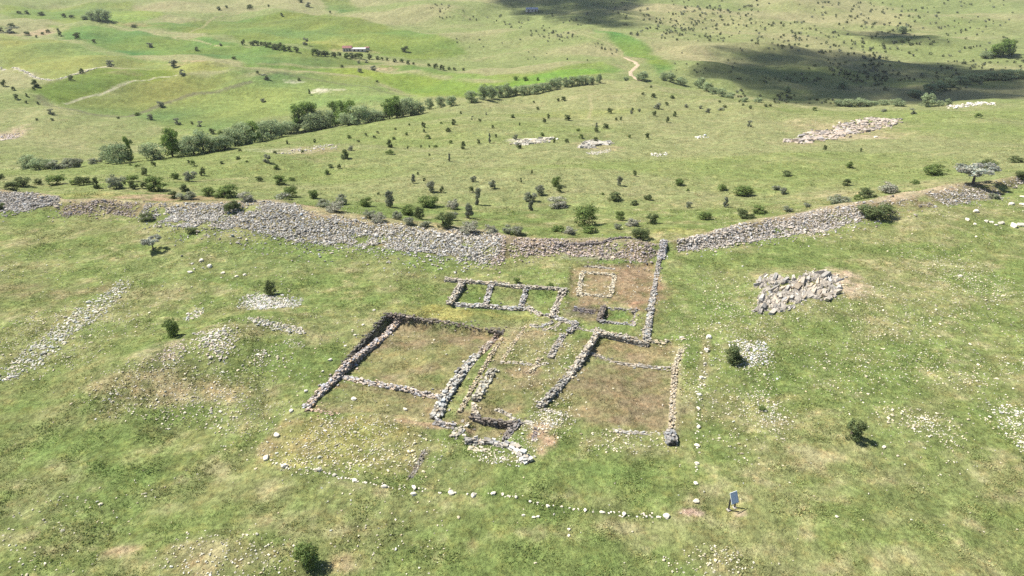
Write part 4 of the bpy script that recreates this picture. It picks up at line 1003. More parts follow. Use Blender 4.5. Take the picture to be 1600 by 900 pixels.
# prominent ones with their own words
SLOPE = 'bushes on the slope beyond the rampart'
MEAD = 'bushes on the meadow around the ruin'
RMP = 'bushes growing on the rubble rampart'
NAMED = [(240,391,22,23,'umbrella','small_tree','small flat-topped grey tree on a bare leaning trunk, left meadow',MEAD),
 (423,461,23,20,'dark','small_tree','small tree growing at the back of the pale rubble heap',MEAD),
 (271,526,34,27,'green','bush','dark round bush at the top of the tan mound, left meadow',MEAD),
 (485,877,43,44,'green','bush','leafy green bush alone at the bottom of the photo',MEAD),
 (1329,684,38,34,'dark','bush','very dark bush alone on the stony right meadow',MEAD),
 (1146,563,31,40,'dark','bush','dark spreading bush beside the pale rubble patch',MEAD),
 (1190,641,9,13,'green','weed_clump','low green weed clump on the loose pale stone spread',MEAD),
 (1601,722,14,16,'dark','bush','dark bush cut by the right edge of the photo beside bright rubble',MEAD),
 (807,442,10,13,'green','bush','low green bush behind the long back wall of the three-celled ruin',MEAD),
 (861,448,8,12,'green','bush','smaller green tuft-like bush near the back right corner of the three-celled ruin',MEAD),
 (300,363,10,16,'dark','bush','small dark bush at the foot of the rampart, above the loose white boulders',MEAD),
 (228,345,13,18,'dark','bush','dark squat bush at the left end of the longest rampart stretch',RMP),
 (2,328,12,12,'dark','bush','dark bush at the left photo edge on the rampart foot',RMP),
 (362,328,18,23,'dark','bush','dark bush rooted in the longest rampart stretch, left part',RMP),
 (1002,373,22,25,'dark','bush','rounded olive bush on the purplish rampart beside the entrance gap',RMP),
 (1368,339,27,41,'dark','bush','large wide bush rooted in the rampart on the right',RMP),
 (1520,288,33,46,'umbrella','small_tree','silver umbrella-shaped tree on the grassy rampart at right',RMP),
 (1551,310,11,16,'grey','bush','greyish low bush at the rampart foot right of the silver tree',RMP),
 (1597,280,17,17,'dark','bush','dark bush on the rampart crest at the right photo edge',RMP),
 (1535,263,12,27,'dark','bush','dark wide bush right behind the silver umbrella-shaped tree',RMP),
 (1588,254,10,20,'dark','bush','low dark bush behind the rampart near the right photo edge',RMP),
 (1458,273,18,31,'green','bush','dense dark green bush behind the rampart left of the silver tree',RMP),
 (1384,301,20,27,'blossom','bush','white-flecked bush behind the rampart, above the large wide bush',RMP),
 (1358,309,13,24,'dark','bush','low dark bush between the white-flecked bush and the grey one',RMP),
 (1310,318,12,27,'grey','bush','low grey bush behind the right rampart stretch',RMP),
 (20,298,16,20,'dark','bush','dark bush on the left end of the rampart beside its twin',RMP),
 (37,292,16,20,'dark','bush','greyish dark bush right beside the one on the rampart left end',RMP),
 (914,352,33,33,'green','bush','biggest dark green bush on the slope right behind the rampart',SLOPE),
 (872,323,18,27,'blossom','bush','rounded bush covered in white blossom above the biggest green bush',SLOPE),
 (692,353,25,25,'dark','bush','dense dark bush touching the back of the longest rampart stretch',SLOPE),
 (669,323,20,27,'green','bush','broad green dome-shaped bush on the slope behind the rampart',SLOPE),
 (747,320,26,12,'column','bush','tall column-shaped grey bush behind the longest rampart stretch',SLOPE),
 (610,323,29,15,'column','bush','tall two-tiered grey bush behind the rampart',SLOPE),
 (733,341,24,17,'column','bush','grey conical bush just behind the rampart, right of the dense dark one',SLOPE),
 (707,326,19,18,'blossom','bush','loose lilac-grey bush above the dense dark one',SLOPE),
 (248,298,25,26,'green','bush','largest green bush on the slope behind the left rampart',SLOPE),
 (182,294,25,21,'grey','small_tree','thin-stemmed grey-green tree behind the left rampart',SLOPE),
 (352,308,18,31,'green','bush','wide low green bush behind the left rampart',SLOPE),
 (385,315,17,21,'blossom','bush','fuzzy lilac-grey bush right of the wide low green bush',SLOPE),
 (539,248,16,16,'dark','small_tree','lone small tree with clear trunk beside the brown patch on the slope',SLOPE),
 (1165,306,18,26,'green','bush','bluish green clumped bush on the right slope behind the rampart',SLOPE),
 (1016,349,18,17,'dark','bush','upright dark bush just above the one in the rampart by the entrance gap',SLOPE),
 (987,352,13,21,'blossom','bush','pale blossoming bush behind the rampart near the entrance gap',SLOPE),
 (1133,324,16,10,'column','bush','thin sparse sapling standing on the right slope',SLOPE),
 (1167,341,16,23,'dark','bush','dark bush at the top edge of the right rampart stretch',RMP),
 (1188,333,13,19,'green','bush','green bush adjoining the dark one at the right rampart stretch',RMP),
 (1103,343,14,18,'green','bush','light loose bush behind the rampart right of the entrance gap',SLOPE),
 (826,314,17,16,'grey','bush','grey bush in the cluster of three left of the white-blossomed bush, lower left',SLOPE),
 (842,305,17,13,'grey','bush','lilac-grey bush topmost in the cluster of three left of the white-blossomed bush',SLOPE),
 (829,329,18,9,'column','bush','slim bush lowest in the cluster of three left of the white-blossomed bush',SLOPE),
 (869,291,17,15,'green','bush','green bush above the white-blossomed bush',SLOPE),
 (875,300,13,8,'dark','bush','slim dark bush touching the green one above the white-blossomed bush',SLOPE),
 (930,224,11,8,'dark','bush','dark bush growing on the white rock outcrop',SLOPE)]
for t in NAMED: plant(*t)

S = [  # slope behind the rampart, larger ones: px, base py, height, width, kind
 (60,288,10,10,'dark'),(90,288,10,26,'green'),(117,288,7,14,'green'),(131,289,16,18,'dark'),(152,294,18,10,'dark'),(195,289,8,6,'dark'),(208,284,9,18,'green'),(211,295,14,12,'dark'),(226,294,11,10,'dark'),(275,280,12,12,'green'),(296,283,18,16,'grey'),(316,274,12,8,'dark'),(289,299,13,16,'dark'),(296,311,15,22,'grey'),(270,310,13,11,'dark'),(226,274,13,8,'dark'),(327,306,15,18,'green'),
 (241,260,9,7,'dark'),(302,259,9,7,'green'),(295,255,6,5,'dark'),(215,261,5,8,'green'),(204,259,4,5,'green'),(347,256,5,7,'dark'),(372,249,6,9,'dark'),(386,253,3,5,'green'),(375,237,5,6,'dark'),(3,281,10,7,'dark'),
 (418,254,14,12,'grey'),(432,264,7,9,'green'),(548,235,8,10,'grey'),(473,239,5,6,'dark'),(429,240,5,6,'dark'),(449,225,7,4,'dark'),(492,223,7,4,'dark'),(546,216,6,7,'green'),(572,212,5,4,'dark'),(405,283,9,12,'dark'),(441,288,16,17,'green'),(456,283,6,12,'green'),(454,308,18,20,'green'),(443,312,11,23,'grey'),(510,272,8,8,'green'),(517,262,6,9,'dark'),(530,263,7,6,'dark'),
 (490,310,15,15,'green'),(505,324,16,21,'grey'),(534,319,19,17,'grey'),(525,331,13,27,'blossom'),(572,322,16,20,'green'),(609,230,13,11,'dark'),(615,218,5,6,'green'),(608,241,6,13,'green'),(591,304,4,5,'dark'),(577,340,15,15,'grey'),(594,346,15,21,'blossom'),(620,343,16,15,'grey'),(637,335,17,20,'green'),(655,342,18,14,'dark'),(637,350,13,17,'grey'),
 (672,300,19,13,'grey'),(690,301,10,6,'dark'),(646,286,14,8,'column'),(653,273,5,5,'dark'),(663,283,6,5,'dark'),(707,344,15,12,'grey'),(737,300,10,7,'dark'),(740,284,12,8,'grey'),(770,294,15,10,'grey'),(662,354,7,18,'grey'),(735,363,12,28,'blossom'),(769,364,14,20,'blossom'),(793,364,14,18,'grey'),(724,233,13,8,'dark'),(704,224,6,6,'green'),(702,252,12,6,'column'),(748,225,8,6,'dark'),(765,224,15,5,'column'),(669,216,6,8,'green'),(635,211,5,5,'green'),(671,243,4,4,'dark'),(671,231,5,3,'dark'),(658,231,5,3,'dark'),(637,233,5,3,'dark'),(680,230,3,7,'green'),
 (961,311,11,21,'dark'),(969,290,16,8,'grey'),(991,320,9,12,'dark'),(1012,312,9,12,'dark'),(942,304,4,5,'green'),(992,275,9,6,'dark'),(831,272,7,3,'dark'),(814,286,9,3,'dark'),(1059,289,12,13,'green'),(1075,300,6,5,'green'),(1126,297,11,14,'green'),(1075,325,12,8,'grey'),(969,344,15,14,'green'),(965,358,12,10,'grey'),(806,365,15,20,'grey'),(889,364,13,20,'blossom'),(872,362,11,18,'green'),(921,362,9,21,'green'),
 (1011,217,10,7,'dark'),(983,215,5,5,'green'),(848,212,6,7,'green'),(886,223,7,7,'dark'),(866,223,8,4,'dark'),(908,216,7,7,'green'),(932,206,8,7,'dark'),(811,232,9,8,'dark'),(806,218,9,8,'grey'),
 (1289,235,9,6,'dark'),(1345,237,6,4,'dark'),(1229,275,9,14,'dark'),(1327,262,10,11,'green'),(1323,290,12,12,'dark'),(1222,303,12,11,'grey'),(1212,297,9,12,'grey'),(1339,312,9,11,'green'),(1230,330,10,14,'grey'),(1260,323,8,12,'grey'),(1431,288,5,14,'green'),
 (880,158,8,8,'dark'),(872,158,5,6,'dark'),(834,161,4,4,'dark'),(840,171,5,5,'dark'),(801,184,6,8,'dark'),(857,186,8,5,'dark'),(851,192,8,6,'dark'),(887,188,10,11,'dark'),(953,177,9,9,'dark'),(986,178,6,5,'grey'),(998,175,6,5,'grey'),(1004,148,4,5,'dark'),(1020,152,7,7,'dark'),(1050,153,5,8,'dark'),(1042,165,6,6,'dark'),(1027,170,10,12,'grey'),(1022,181,8,7,'dark'),(1054,182,9,6,'dark'),(1043,191,9,6,'dark'),(1105,176,8,8,'grey'),(1125,172,5,9,'grey'),(1170,198,11,8,'grey'),(1095,170,6,6,'grey'),(1072,168,6,6,'grey'),(947,201,9,10,'dark'),(970,188,6,5,'dark'),(963,188,5,5,'dark'),(988,174,6,5,'dark'),(1017,137,4,4,'dark'),(903,205,5,7,'green'),(932,198,7,6,'column'),(1124,160,4,4,'dark'),(1132,168,5,6,'dark'),(1155,160,4,4,'dark'),(1172,170,6,5,'dark'),(1196,167,5,6,'dark'),(1161,165,4,4,'dark'),
 (1272,173,6,8,'green'),(1381,175,6,9,'grey'),(1427,178,9,9,'grey'),(1529,184,8,11,'green'),(1203,166,4,5,'dark'),(1290,158,3,4,'dark'),(770,200,5,5,'dark'),(750,190,5,5,'dark'),(709,195,10,7,'dark'),(700,205,6,8,'dark'),(737,187,6,4,'grey'),(720,178,5,4,'dark'),(812,196,5,3,'dark'),(775,215,6,4,'dark'),(662,200,10,7,'dark'),(663,207,6,4,'dark'),(690,194,4,5,'green'),(760,180,5,3,'grey'),(618,203,4,4,'dark'),(590,208,4,4,'dark'),(640,196,4,4,'green'),(585,216,5,5,'dark'),(560,222,4,5,'dark')]
FAR = [ # beyond the valley: fields and hills
 (42,21,5,7,'dark'),(30,21,4,7,'dark'),(65,24,5,12,'dark'),(100,27,6,8,'dark'),(113,28,4,10,'dark'),(2,51,9,9,'dark'),(15,52,10,20,'grey'),(18,42,5,12,'dark'),(43,55,6,9,'dark'),(75,51,5,6,'dark'),(57,59,4,4,'dark'),(91,49,5,4,'dark'),(94,56,7,6,'dark'),(67,54,4,6,'dark'),(121,62,11,11,'dark'),(147,67,6,6,'dark'),(210,43,5,10,'dark'),(234,74,8,9,'grey'),(307,79,6,6,'dark'),(345,71,4,5,'grey'),(380,71,9,6,'dark'),(395,71,8,12,'dark'),(365,92,4,8,'dark'),
 (174,104,11,12,'grey'),(272,105,12,12,'grey'),(285,118,10,10,'grey'),(128,115,8,7,'dark'),(111,126,8,8,'dark'),(56,136,12,12,'dark'),(53,140,5,5,'dark'),(6,135,10,7,'dark'),(21,141,6,6,'dark'),(26,155,8,7,'dark'),(42,151,6,4,'dark'),(41,161,4,4,'dark'),(59,163,5,5,'dark'),(79,178,9,10,'grey'),(82,188,4,5,'dark'),(58,188,4,4,'dark'),(251,167,10,11,'grey'),(234,187,10,9,'grey'),(277,194,11,10,'grey'),(216,180,4,10,'green'),(312,198,9,9,'grey'),(332,209,9,10,'dark'),(345,212,9,8,'green'),(204,226,9,7,'green'),(300,194,5,5,'dark'),(185,186,4,5,'dark'),
 (342,16,6,6,'dark'),(390,15,8,9,'dark'),(354,12,4,4,'dark'),(440,25,5,5,'dark'),(478,71,12,8,'grey'),(482,11,8,9,'grey'),(470,4,5,8,'dark'),(420,11,4,4,'dark'),(516,21,4,4,'dark'),(417,124,9,11,'grey'),(467,126,5,6,'dark'),(412,159,6,8,'grey'),(535,106,5,5,'dark'),(562,113,7,7,'grey'),(584,110,8,10,'grey'),(589,128,3,5,'dark'),(572,98,5,6,'grey'),(561,99,5,5,'grey'),(632,81,9,11,'dark'),(484,148,9,4,'dark'),(402,115,5,5,'dark')]
HEDGE = [(403,71,7),(410,72,7),(416,73,8),(422,74,8),(429,77,9),(437,78,11),(445,79,10),(452,80,8),(464,82,9),(491,87,11),(498,88,10),(505,88,9),(511,88,9),(521,90,9),(531,88,7),(541,91,9),(549,91,9),(556,91,8),(563,92,9),(578,93,9),(590,93,6),(597,94,5),(605,95,5),(617,97,6),(627,97,6),(638,101,7),(646,101,4),(671,105,6),(680,107,8),(691,109,8),(702,109,5),(710,110,5),(724,111,5)]
words = dict(green='green', dark='dark green', blossom='white-flecked', grey='grey', column='slim grey')
def describe(px, py, h, w, kind):
    shape = 'low spreading' if w > 1.55 * h else ('upright' if h > 1.3 * w else 'rounded')
    return shape, words[kind]
def auto(lst, zonef, group):
    sets = {}
    for it in lst:
        px, py, h, w, kind = it
        zone = zonef(px, py)
        sz = 'tiny' if h < 6 else ('small' if h < 10 else ('medium' if h < 15 else 'large'))
        shape, colr = describe(*it)
        sets.setdefault((sz, shape, colr, zone), []).append(it)
    for (sz, shape, colr, zone), its in sets.items():
        its.sort(key=lambda t: t[0])
        for i, it in enumerate(its):
            if len(its) == 1: lab = f'{sz} {shape} {colr} bush {zone}'
            elif len(its) <= 8 and sz != 'tiny':
                o_ = 'leftmost' if i == 0 else ('rightmost' if i == len(its) - 1 else nth(i) + ' from left')
                lab = f'{o_} of {["","","two","three","four","five","six","seven","eight"][len(its)]} {sz} {shape} {colr} bushes {zone}'
            elif sz != 'tiny':
                lab = f'{nth(i)} from left among {sz} {shape} {colr} bushes {zone}' if i < 20 else f'{sz} {shape} {colr} bush {zone}'
            else: lab = f'{sz} {shape} {colr} bush {zone}'
            plant(*it, 'bush', lab, group + (', ' + zone if sz == 'tiny' else ''))
def zone_slope(px, py):
    if py > 300 and px < 420: return 'behind the left rampart'
    if py > 300 and px < 800: return 'behind the longest rampart'
    if py > 300: return 'behind the right rampart'
    if py > 240: return 'on the middle slope'
    return 'on the upper slope'
auto(S, zone_slope, SLOPE)
def zone_far(px, py):
    if px < 100 and py > 125: return 'on pale far-left slope'
    if py < 32: return 'on topmost far fields'
    if px < 160 and py < 70: return 'on far stony strip'
    return 'on far green fields'
auto(FAR, zone_far, 'bushes in the fields beyond the valley')
for i, (x, y, h) in enumerate(HEDGE):
    plant(x, y, h, h * 1.0, 'dark' if i % 3 else 'green', 'hedge_bush', 'small dark bush in the hedgerow crossing the far green fields', 'bushes of the far hedgerow', parts=False)

VALLEY = [(45,263,20,22,'willow'),(62,266,19,26,'willow'),(77,264,15,18,'willow'),(98,264,9,26,'grey'),(112,262,8,18,'grey'),(125,261,15,15,'grey'),(148,256,7,16,'grey'),
 (172,254,26,22,'willow'),(188,256,31,28,'willow'),(205,254,36,9,'poplar'),(241,249,25,29,'willow'),(270,245,43,27,'poplar'),(284,242,22,20,'willow'),(303,242,30,28,'willow'),(318,238,34,26,'willow'),(338,236,24,22,'willow'),(352,233,22,22,'willow'),(368,229,28,26,'willow'),(384,226,32,26,'willow'),(398,222,30,24,'poplar'),
 (410,220,28,24,'willow'),(425,217,28,26,'willow'),(440,213,22,24,'willow'),(455,209,20,22,'willow'),(464,206,38,20,'poplar'),(477,203,38,22,'poplar'),(490,202,38,22,'poplar'),(486,206,26,24,'willow'),(502,203,28,24,'willow'),(514,200,26,20,'willow'),(524,197,34,20,'poplar'),(536,196,34,20,'poplar'),(549,195,34,20,'poplar'),(545,197,20,24,'willow'),(562,194,28,24,'willow'),(575,191,22,20,'willow'),(587,189,16,18,'willow'),(599,187,14,16,'willow'),
 (609,186,30,20,'poplar'),(620,184,30,24,'poplar'),(630,182,28,26,'willow'),(642,181,26,22,'willow'),(654,179,18,16,'willow'),(671,171,17,11,'willow'),(689,168,16,13,'willow'),(706,166,16,14,'willow'),(737,160,17,17,'willow'),(756,156,22,15,'willow'),(768,154,19,14,'willow'),(780,153,18,14,'willow'),(793,152,20,14,'willow'),
 (806,149,14,16,'willow'),(820,149,15,17,'willow'),(835,147,15,16,'willow'),(849,144,14,14,'willow'),(861,141,17,14,'willow'),(872,138,16,13,'willow'),(883,136,14,12,'willow'),(894,134,14,12,'willow'),(905,133,14,12,'willow'),(915,132,13,12,'willow'),(924,131,11,10,'willow'),(936,130,14,8,'willow'),(806,125,6,8,'poplar'),(821,126,6,9,'poplar'),(840,126,5,5,'poplar'),
 (1004,126,14,16,'willow'),(978,126,6,8,'willow'),(1037,125,11,12,'willow'),(1048,128,14,11,'willow'),(1063,132,11,15,'willow'),(1093,138,16,14,'willow'),(1104,142,13,14,'willow'),(1114,147,10,12,'willow'),(1128,151,12,14,'willow'),(1141,154,9,13,'willow'),(1163,159,7,10,'willow'),(1185,160,6,12,'willow'),
 (1310,165,9,14,'willow'),(1326,166,11,18,'willow'),(1344,166,12,20,'willow'),(1362,166,8,14,'willow'),(1380,165,7,14,'willow'),(1402,166,11,18,'willow'),(1430,152,12,20,'willow'),(1447,167,20,18,'willow'),(1467,166,9,11,'willow'),(1481,165,10,8,'willow'),(1452,146,14,18,'willow'),(1468,142,15,18,'willow'),(1483,137,14,16,'willow'),(1500,131,10,18,'willow'),(1520,128,8,20,'willow'),(1545,125,9,22,'willow'),(1570,124,9,24,'willow'),(1592,122,9,22,'willow'),
 (1552,88,16,20,'poplar'),(1566,88,25,24,'poplar'),(1577,86,21,16,'poplar'),(1540,90,9,16,'willow'),(1410,53,11,13,'willow'),(1315,139,11,13,'willow'),(1230,145,10,9,'willow'),
 (133,30,6,10,'willow'),(144,31,12,13,'willow'),(156,32,16,15,'willow'),(167,33,15,13,'willow')]
def zone_v(px, py):
    if py < 40 and px < 200: return 'in the lone clump high on the left fields'
    if px > 1500 and py < 100: return 'in the tall clump on the shaded right hillside'
    if px < 160: return 'at the left end of the valley tree line'
    if px < 400: return 'in the left part of the valley tree line'
    if px < 500: return 'at the start of the dense valley grove'
    if px < 665: return 'in the dense valley grove'
    if px < 800: return 'in the gap-toothed stretch of the valley tree line'
    if px < 960: return 'in the hedge-like stretch below the far green fields'
    if px < 1300: return 'near the foot of the dirt track'
    return 'in the shaded valley on the right'
sets = {}
for it in VALLEY: sets.setdefault((it[4], zone_v(it[0], it[1])), []).append(it)
vw = dict(willow='silvery rounded tree', poplar='green upright tree', grey='low grey shrubby tree')
for (kn, zone), its in sets.items():
    its.sort(key=lambda t: t[0])
    for i, it in enumerate(its):
        if len(its) == 1: lab = f'{vw[kn]} {zone}'
        else:
            o_ = 'leftmost' if i == 0 else ('rightmost' if i == len(its) - 1 else nth(i) + ' from left')
            lab = f'{o_} {vw[kn]} {zone}'
        plant(*it, 'broadleaf_tree' if kn != 'poplar' else 'upright_tree', lab, 'trees along the valley', parts=True)

# scrub on the far hills: one mass of hundreds
def scrub(px_polys, name, label):
    parts = []
    for poly, nn, hmin, hmax in px_polys:
        poly = np.array(poly, float)
        pts = []
        while len(pts) < nn:
            q = rng.uniform(poly.min(0), poly.max(0), (nn * 4, 2))
            ins = poly_mask(q[:, 0], q[:, 1], poly, .5)
            q = q[ins > .5]
            clump = fbm(q[:, 0] * 1.0, q[:, 1] * 2.2, 38, 3, 5)
            q = q[clump > rng.uniform(.30, .72, len(q))]
            pts += list(q)
        W = ats(np.array(pts[:nn]))
        for p in W:
            s = mpp(p); h = rng.uniform(hmin, hmax) * .66 * s; w = h * rng.uniform(.9, 1.7)
            q = 34
            d = rng.normal(0, 1, (q, 3)); d /= np.linalg.norm(d, axis=1)[:, None]
            c = p + d * np.array((w * .45, w * .45, h * .45)) * rng.uniform(.5, 1, (q, 1)) + np.array((0, 0, h * .48))
            a = rng.normal(0, 1, (q, 3)); a /= np.linalg.norm(a, axis=1)[:, None]
            b = np.cross(a, rng.normal(0, 1, (q, 3))); b /= np.linalg.norm(b, axis=1)[:, None]
            sz = h * .20
            V = np.stack([c - a * sz, c - b * sz, c + a * sz, c + b * sz], 1).reshape(-1, 3)
            base = np.array((.13,.150,.075) if rng.uniform() < .65 else (.20,.215,.15)) * rng.uniform(.7, 1.3)
            parts.append((V, np.arange(q * 4).reshape(-1, 4), np.repeat(np.clip(base[None] * rng.uniform(.8, 1.2, (q, 1)), .01, .4), 4, 0)))
    v, f, c = join(parts)
    tag(link(name, build_mesh(name, v, f, c), M_LEAF), label, 'scrub', None, 'stuff')
scrub([([(1000,0),(1600,0),(1600,75),(1420,85),(1300,60),(1200,70),(1060,62),(1000,40)], 430, 2.6, 6),
       ([(1195,72),(1400,60),(1600,80),(1600,125),(1440,150),(1320,140),(1210,110)], 210, 3, 7),
       ([(960,20),(1080,30),(1150,65),(1060,65),(985,55)], 80, 3, 6),
       ([(1300,70),(1440,100),(1500,140),(1420,150),(1300,120)], 80, 4, 8)], 'hillside_scrub', 'dark scrub bushes dotted thickly over the far right hillside')
scrub([([(660,5),(740,10),(820,30),(880,50),(960,75),(975,90),(940,85),(860,68),(780,38),(690,30)], 90, 2.5, 5),
       ([(780,20),(990,0),(990,40),(900,40)], 45, 2.5, 4.5), ([(660,60),(880,60),(960,95),(840,100),(760,80)], 16, 2.5, 4.5)], 'ridge_scrub', 'small dark scrub bushes dotted over the far middle ridge')
scrub([([(1120,146),(1190,162),(1330,166),(1330,160),(1240,150),(1160,140)], 50, 4, 7),([(1150,122),(1300,122),(1300,130),(1150,130)], 30, 3, 5),([(1020,75),(1160,75),(1160,120),(1050,115)], 20, 3, 5)], 'valley_scrub', 'low grey scrub along the valley edge right of the dirt track')

# ------------------------------------------------------------------ dirt track
def ribbon(px, width, name, m):
    w = ats(px); x, y, tx, ty, L = polyline(w, 1.2)
    nx, ny = -ty, tx; k = len(x); cols_ = 5
    V = []
    wid = width * (1 + .35 * (fbm(x, y, 9, 2, 4) - .5))
    for j in range(cols_):
        o_ = (j / (cols_ - 1) - .5) * wid
        X, Y = x + nx * o_, y + ny * o_
        V.append(np.stack([X, Y, hlook(X, Y) + (.10 if 0 < j < cols_ - 1 else -.15)], 1))
    V = np.concatenate(V)
    Fs = [(j * k + i, j * k + i + 1, (j + 1) * k + i + 1, (j + 1) * k + i) for j in range(cols_ - 1) for i in range(k - 1)]
    return tag(link(name, build_mesh(name, V, np.array(Fs), smooth=True), m), None, None, None, 'structure')
ribbon([(976,90),(984,94),(993,97),(997,102),(991,107),(985,112),(986,118),(993,123),(1003,127)], 3.2, 'dirt_track', M_TRACK)

# ------------------------------------------------------------------ boxes for the sign and the far farm
def box(cx, cy, cz, sx, sy, sz):
    V = np.array([(x, y, z) for x in (-.5, .5) for y in (-.5, .5) for z in (-.5, .5)]) * (sx, sy, sz) + (cx, cy, cz)
    return V, np.array([(0,1,3,2),(4,6,7,5),(0,4,5,1),(2,3,7,6),(0,2,6,4),(1,5,7,3)]), np.ones((8, 3)) * .5
def bevel(o, w):
    b = o.modifiers.new('edge', 'BEVEL'); b.width = w; b.segments = 2
p = at(1143.5, 795.5)
sign = link('information_sign', None, loc=p); sign.rotation_euler = (0, 0, .42)
tag(sign, 'tilted pale blue information board on two dark legs beside the ruin', 'sign')
tl = math.radians(25)
def tilted(parts):
    v, f, c = join(parts)
    R = np.array([(1,0,0),(0,math.cos(tl),-math.sin(tl)),(0,math.sin(tl),math.cos(tl))])
    return (v @ R) + np.array((0, -.04, 1.12)), f
v, f = tilted([box(0, 0, 0, .56, .035, .80)])
o = link('panel', build_mesh('panel', v, f), M_PANEL, sign); bevel(o, .008)
v, f = tilted([box(-.295, 0, 0, .03, .06, .86), box(.295, 0, 0, .03, .06, .86), box(0, 0, .415, .56, .06, .03), box(0, 0, -.415, .56, .06, .03)])
o = link('panel_frame', build_mesh('panel_frame', v, f), mat('pale_metal', (.45,.48,.52), rough=.4, var=.05), sign)
for sx in (-.27, .27):
    v, f, _ = join([box(sx, .04, .42, .09, .09, 1.25)])
    o = link('leg', build_mesh('leg', v, f), M_POST, sign); bevel(o, .01)
    v, f, _ = join([box(sx, .02, .02, .26, .26, .10)])
    link('foot_pad', build_mesh('foot_pad', v, f), mat('concrete', (.36,.33,.28), var=.2), sign)

def house(px, py, rz, L, W, Hh, roof, mroof, mwall, name, label, hole=True):
    p = at(px, py)
    o = link(name, None, loc=(p[0], p[1], p[2] - .4)); o.rotation_euler = (0, 0, rz); tag(o, label, 'building', 'far farm buildings')
    v, f, _ = box(0, 0, Hh / 2, L, W, Hh); link('wall', build_mesh('wall', v, f), mwall, o)
    a, b = L / 2 + .3, W / 2 + .35
    V = np.array([(-a,-b,Hh-.1),(a,-b,Hh-.1),(a,0,Hh+roof),(-a,0,Hh+roof),(-a,b,Hh-.1),(a,b,Hh-.1),(-a,-b,Hh-.25),(a,-b,Hh-.25),(-a,b,Hh-.25),(a,b,Hh-.25)])
    me = bpy.data.meshes.new('roof'); me.from_pydata(V.tolist(), [], [(0,1,2,3),(3,2,5,4),(0,6,7,1),(4,5,9,8),(6,8,9,7),(0,3,4,8,6),(1,7,9,5,2)]); me.update()
    link('roof', me, mroof, o)
    if hole:
        for q in range(3):
            v, f, _ = box(-L * .3 + q * L * .3, -W / 2 - .02, Hh * .45, L * .11, .1, Hh * .55); link('door' if q == 1 else 'window', build_mesh('opening', v, f), M_DOOR, o)
    return o
house(561, 79, .05, 10.0, 6.0, 2.0, .6, M_WHITEROOF, M_PLASTER, 'farm_shed', 'long low shed with bright white roof on the far field')
house(543, 79, .1, 6.5, 5.0, 2.6, 1.3, M_REDROOF, M_PLASTER, 'farm_house', 'small farmhouse with dark reddish roof left of the white shed')
house(574, 78, .0, 3.0, 3.2, 2.4, .4, M_REDROOF, M_PLASTER, 'farm_hut', 'tiny dark hut at the right end of the white shed', False)
house(831, 18, .08, 12.0, 7.0, 3.0, 1.4, M_BLUEROOF, M_PLASTER, 'barn', 'long barn with blue-grey roof in the cloud shadow at the top')

# ------------------------------------------------------------------ light, sky, clouds
SUN_EL = math.radians(54); SAZ = np.array((-.955, .297))        # horizontal direction towards the sun
sd = np.array((SAZ[0] * math.cos(SUN_EL), SAZ[1] * math.cos(SUN_EL), math.sin(SUN_EL)))
sun_d = bpy.data.lights.new('sun', 'SUN'); sun_d.energy = 5.0; sun_d.angle = math.radians(.53); sun_d.color = (1.0, .955, .88)
sun = bpy.data.objects.new('sun', sun_d); COL.objects.link(sun)
from mathutils import Vector
sun.rotation_euler = Vector(sd).to_track_quat('Z', 'Y').to_euler()
world = bpy.data.worlds.new('World'); sc.world = world; world.use_nodes = True
wn, wl = world.node_tree.nodes, world.node_tree.links
sky = wn.new('ShaderNodeTexSky'); sky.sky_type = 'NISHITA'; sky.sun_disc = False
sky.sun_elevation = SUN_EL; sky.sun_rotation = math.atan2(SAZ[0], SAZ[1]); sky.altitude = 1100; sky.dust_density = 1.5
wl.new(sky.outputs[0], wn['Background'].inputs['Color']); wn['Background'].inputs['Strength'].default_value = .075

CLOUDS = [([(745,0),(1010,-20),(1005,8),(985,20),(975,36),(930,42),(880,34),(830,26),(800,14)], 'flat cloud'), 
          ([(1095,85),(1130,74),(1200,76),(1300,88),(1420,92),(1500,100),(1620,112),(1620,152),(1500,158),(1400,164),(1300,163),(1230,160),(1180,140),(1130,115)], 'wide cloud'),
          ([(1310,50),(1400,50),(1470,62),(1440,66),(1370,60),(1320,56)], 'small cloud')]
mcl = bpy.data.materials.new('cloud_vapour'); mcl.use_nodes = True
cn, cl_ = mcl.node_tree.nodes, mcl.node_tree.links
tb = cn.new('ShaderNodeBsdfTransparent'); db = cn.new('ShaderNodeBsdfDiffuse'); db.inputs[0].default_value = (.9, .9, .92, 1)
mxs = cn.new('ShaderNodeMixShader'); mxs.inputs[0].default_value = .15
cl_.new(tb.outputs[0], mxs.inputs[1]); cl_.new(db.outputs[0], mxs.inputs[2]); cl_.new(mxs.outputs[0], cn['Material Output'].inputs['Surface'])
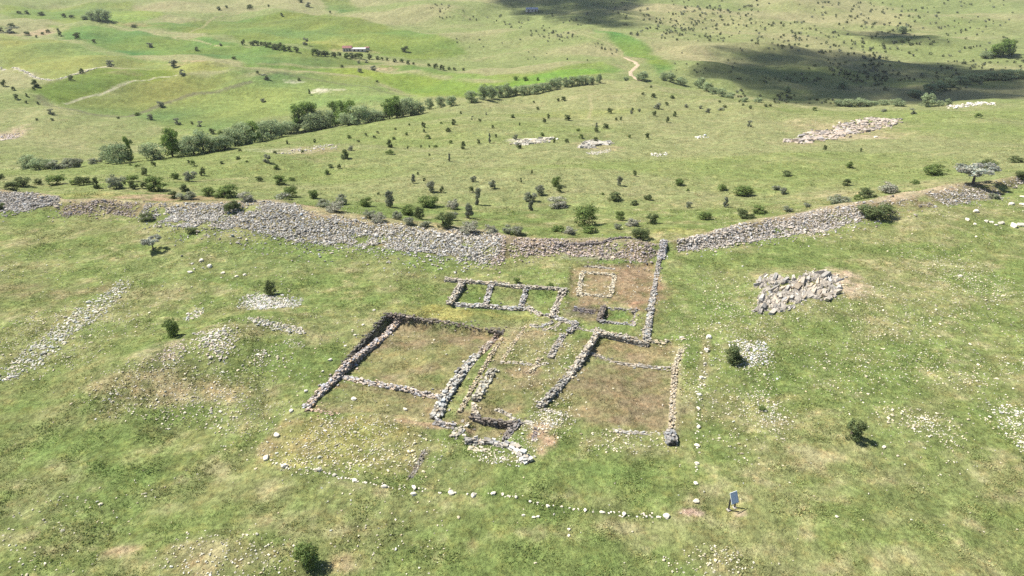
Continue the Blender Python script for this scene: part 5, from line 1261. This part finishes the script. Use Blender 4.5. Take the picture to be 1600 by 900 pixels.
for poly, nm in CLOUDS:
    w = ats(poly)
    area = .5 * abs(np.dot(w[:, 0], np.roll(w[:, 1], -1)) - np.dot(w[:, 1], np.roll(w[:, 0], -1)))
    lo_, hi_ = w[:, :2].min(0), w[:, :2].max(0)
    nn = 3000
    q = rng.uniform(lo_ - 10, hi_ + 10, (nn, 2))
    q = q[poly_mask(q[:, 0], q[:, 1], w, 26, 26, 60, 71) > rng.uniform(.15, 1, nn)]
    q = q[:int(area / 60)]
    zz = hlook(q[:, 0], q[:, 1])
    kk = (330 - zz) / sd[2] + rng.uniform(-25, 25, len(q))
    pos = np.stack([q[:, 0], q[:, 1], zz], 1) + sd[None] * kk[:, None]
    v, f, c = rocks(pos, rng.uniform(8, 17, len(q)), np.ones((len(q), 3)) * .9, (1.2, 1.2, .55), tilt=.1)
    o = link('cloud', build_mesh('cloud', v, f), mcl); tag(o, kind='structure')

# ------------------------------------------------------------------ haze: a box of even thin air round the scene
zl, zh = float(H.min()) - 1.0, max(float(H.max()) + 12.0, CAM_H + 8)
hx, hy0, hy1 = float(GX.max()) + 5, float(rows[0]) - 5, float(rows[-1]) + 5
v, f, _ = box(0, (hy0 + hy1) / 2, (zl + zh) / 2, 2 * hx, hy1 - hy0, zh - zl)
mh = bpy.data.materials.new('thin_air'); mh.use_nodes = True
hn = mh.node_tree.nodes; hn.remove(hn['Principled BSDF'])
pv = hn.new('ShaderNodeVolumePrincipled'); pv.inputs['Density'].default_value = HAZE; pv.inputs['Color'].default_value = (.86, .90, .97, 1)
mh.node_tree.links.new(pv.outputs[0], hn['Material Output'].inputs['Volume'])
tag(link('haze', build_mesh('haze', v, f), mh), kind='stuff')

# ------------------------------------------------------------------ output
sc.render.engine = 'CYCLES'
sc.cycles.max_bounces = 6; sc.cycles.diffuse_bounces = 2; sc.cycles.glossy_bounces = 1; sc.cycles.transmission_bounces = 2
sc.cycles.transparent_max_bounces = 32
sc.cycles.use_denoising = False
sc.view_settings.view_transform = 'Standard'; sc.view_settings.look = 'None'
sc.view_settings.exposure = 1.08; sc.view_settings.gamma = 1.0; sc.view_settings.use_curve_mapping = False
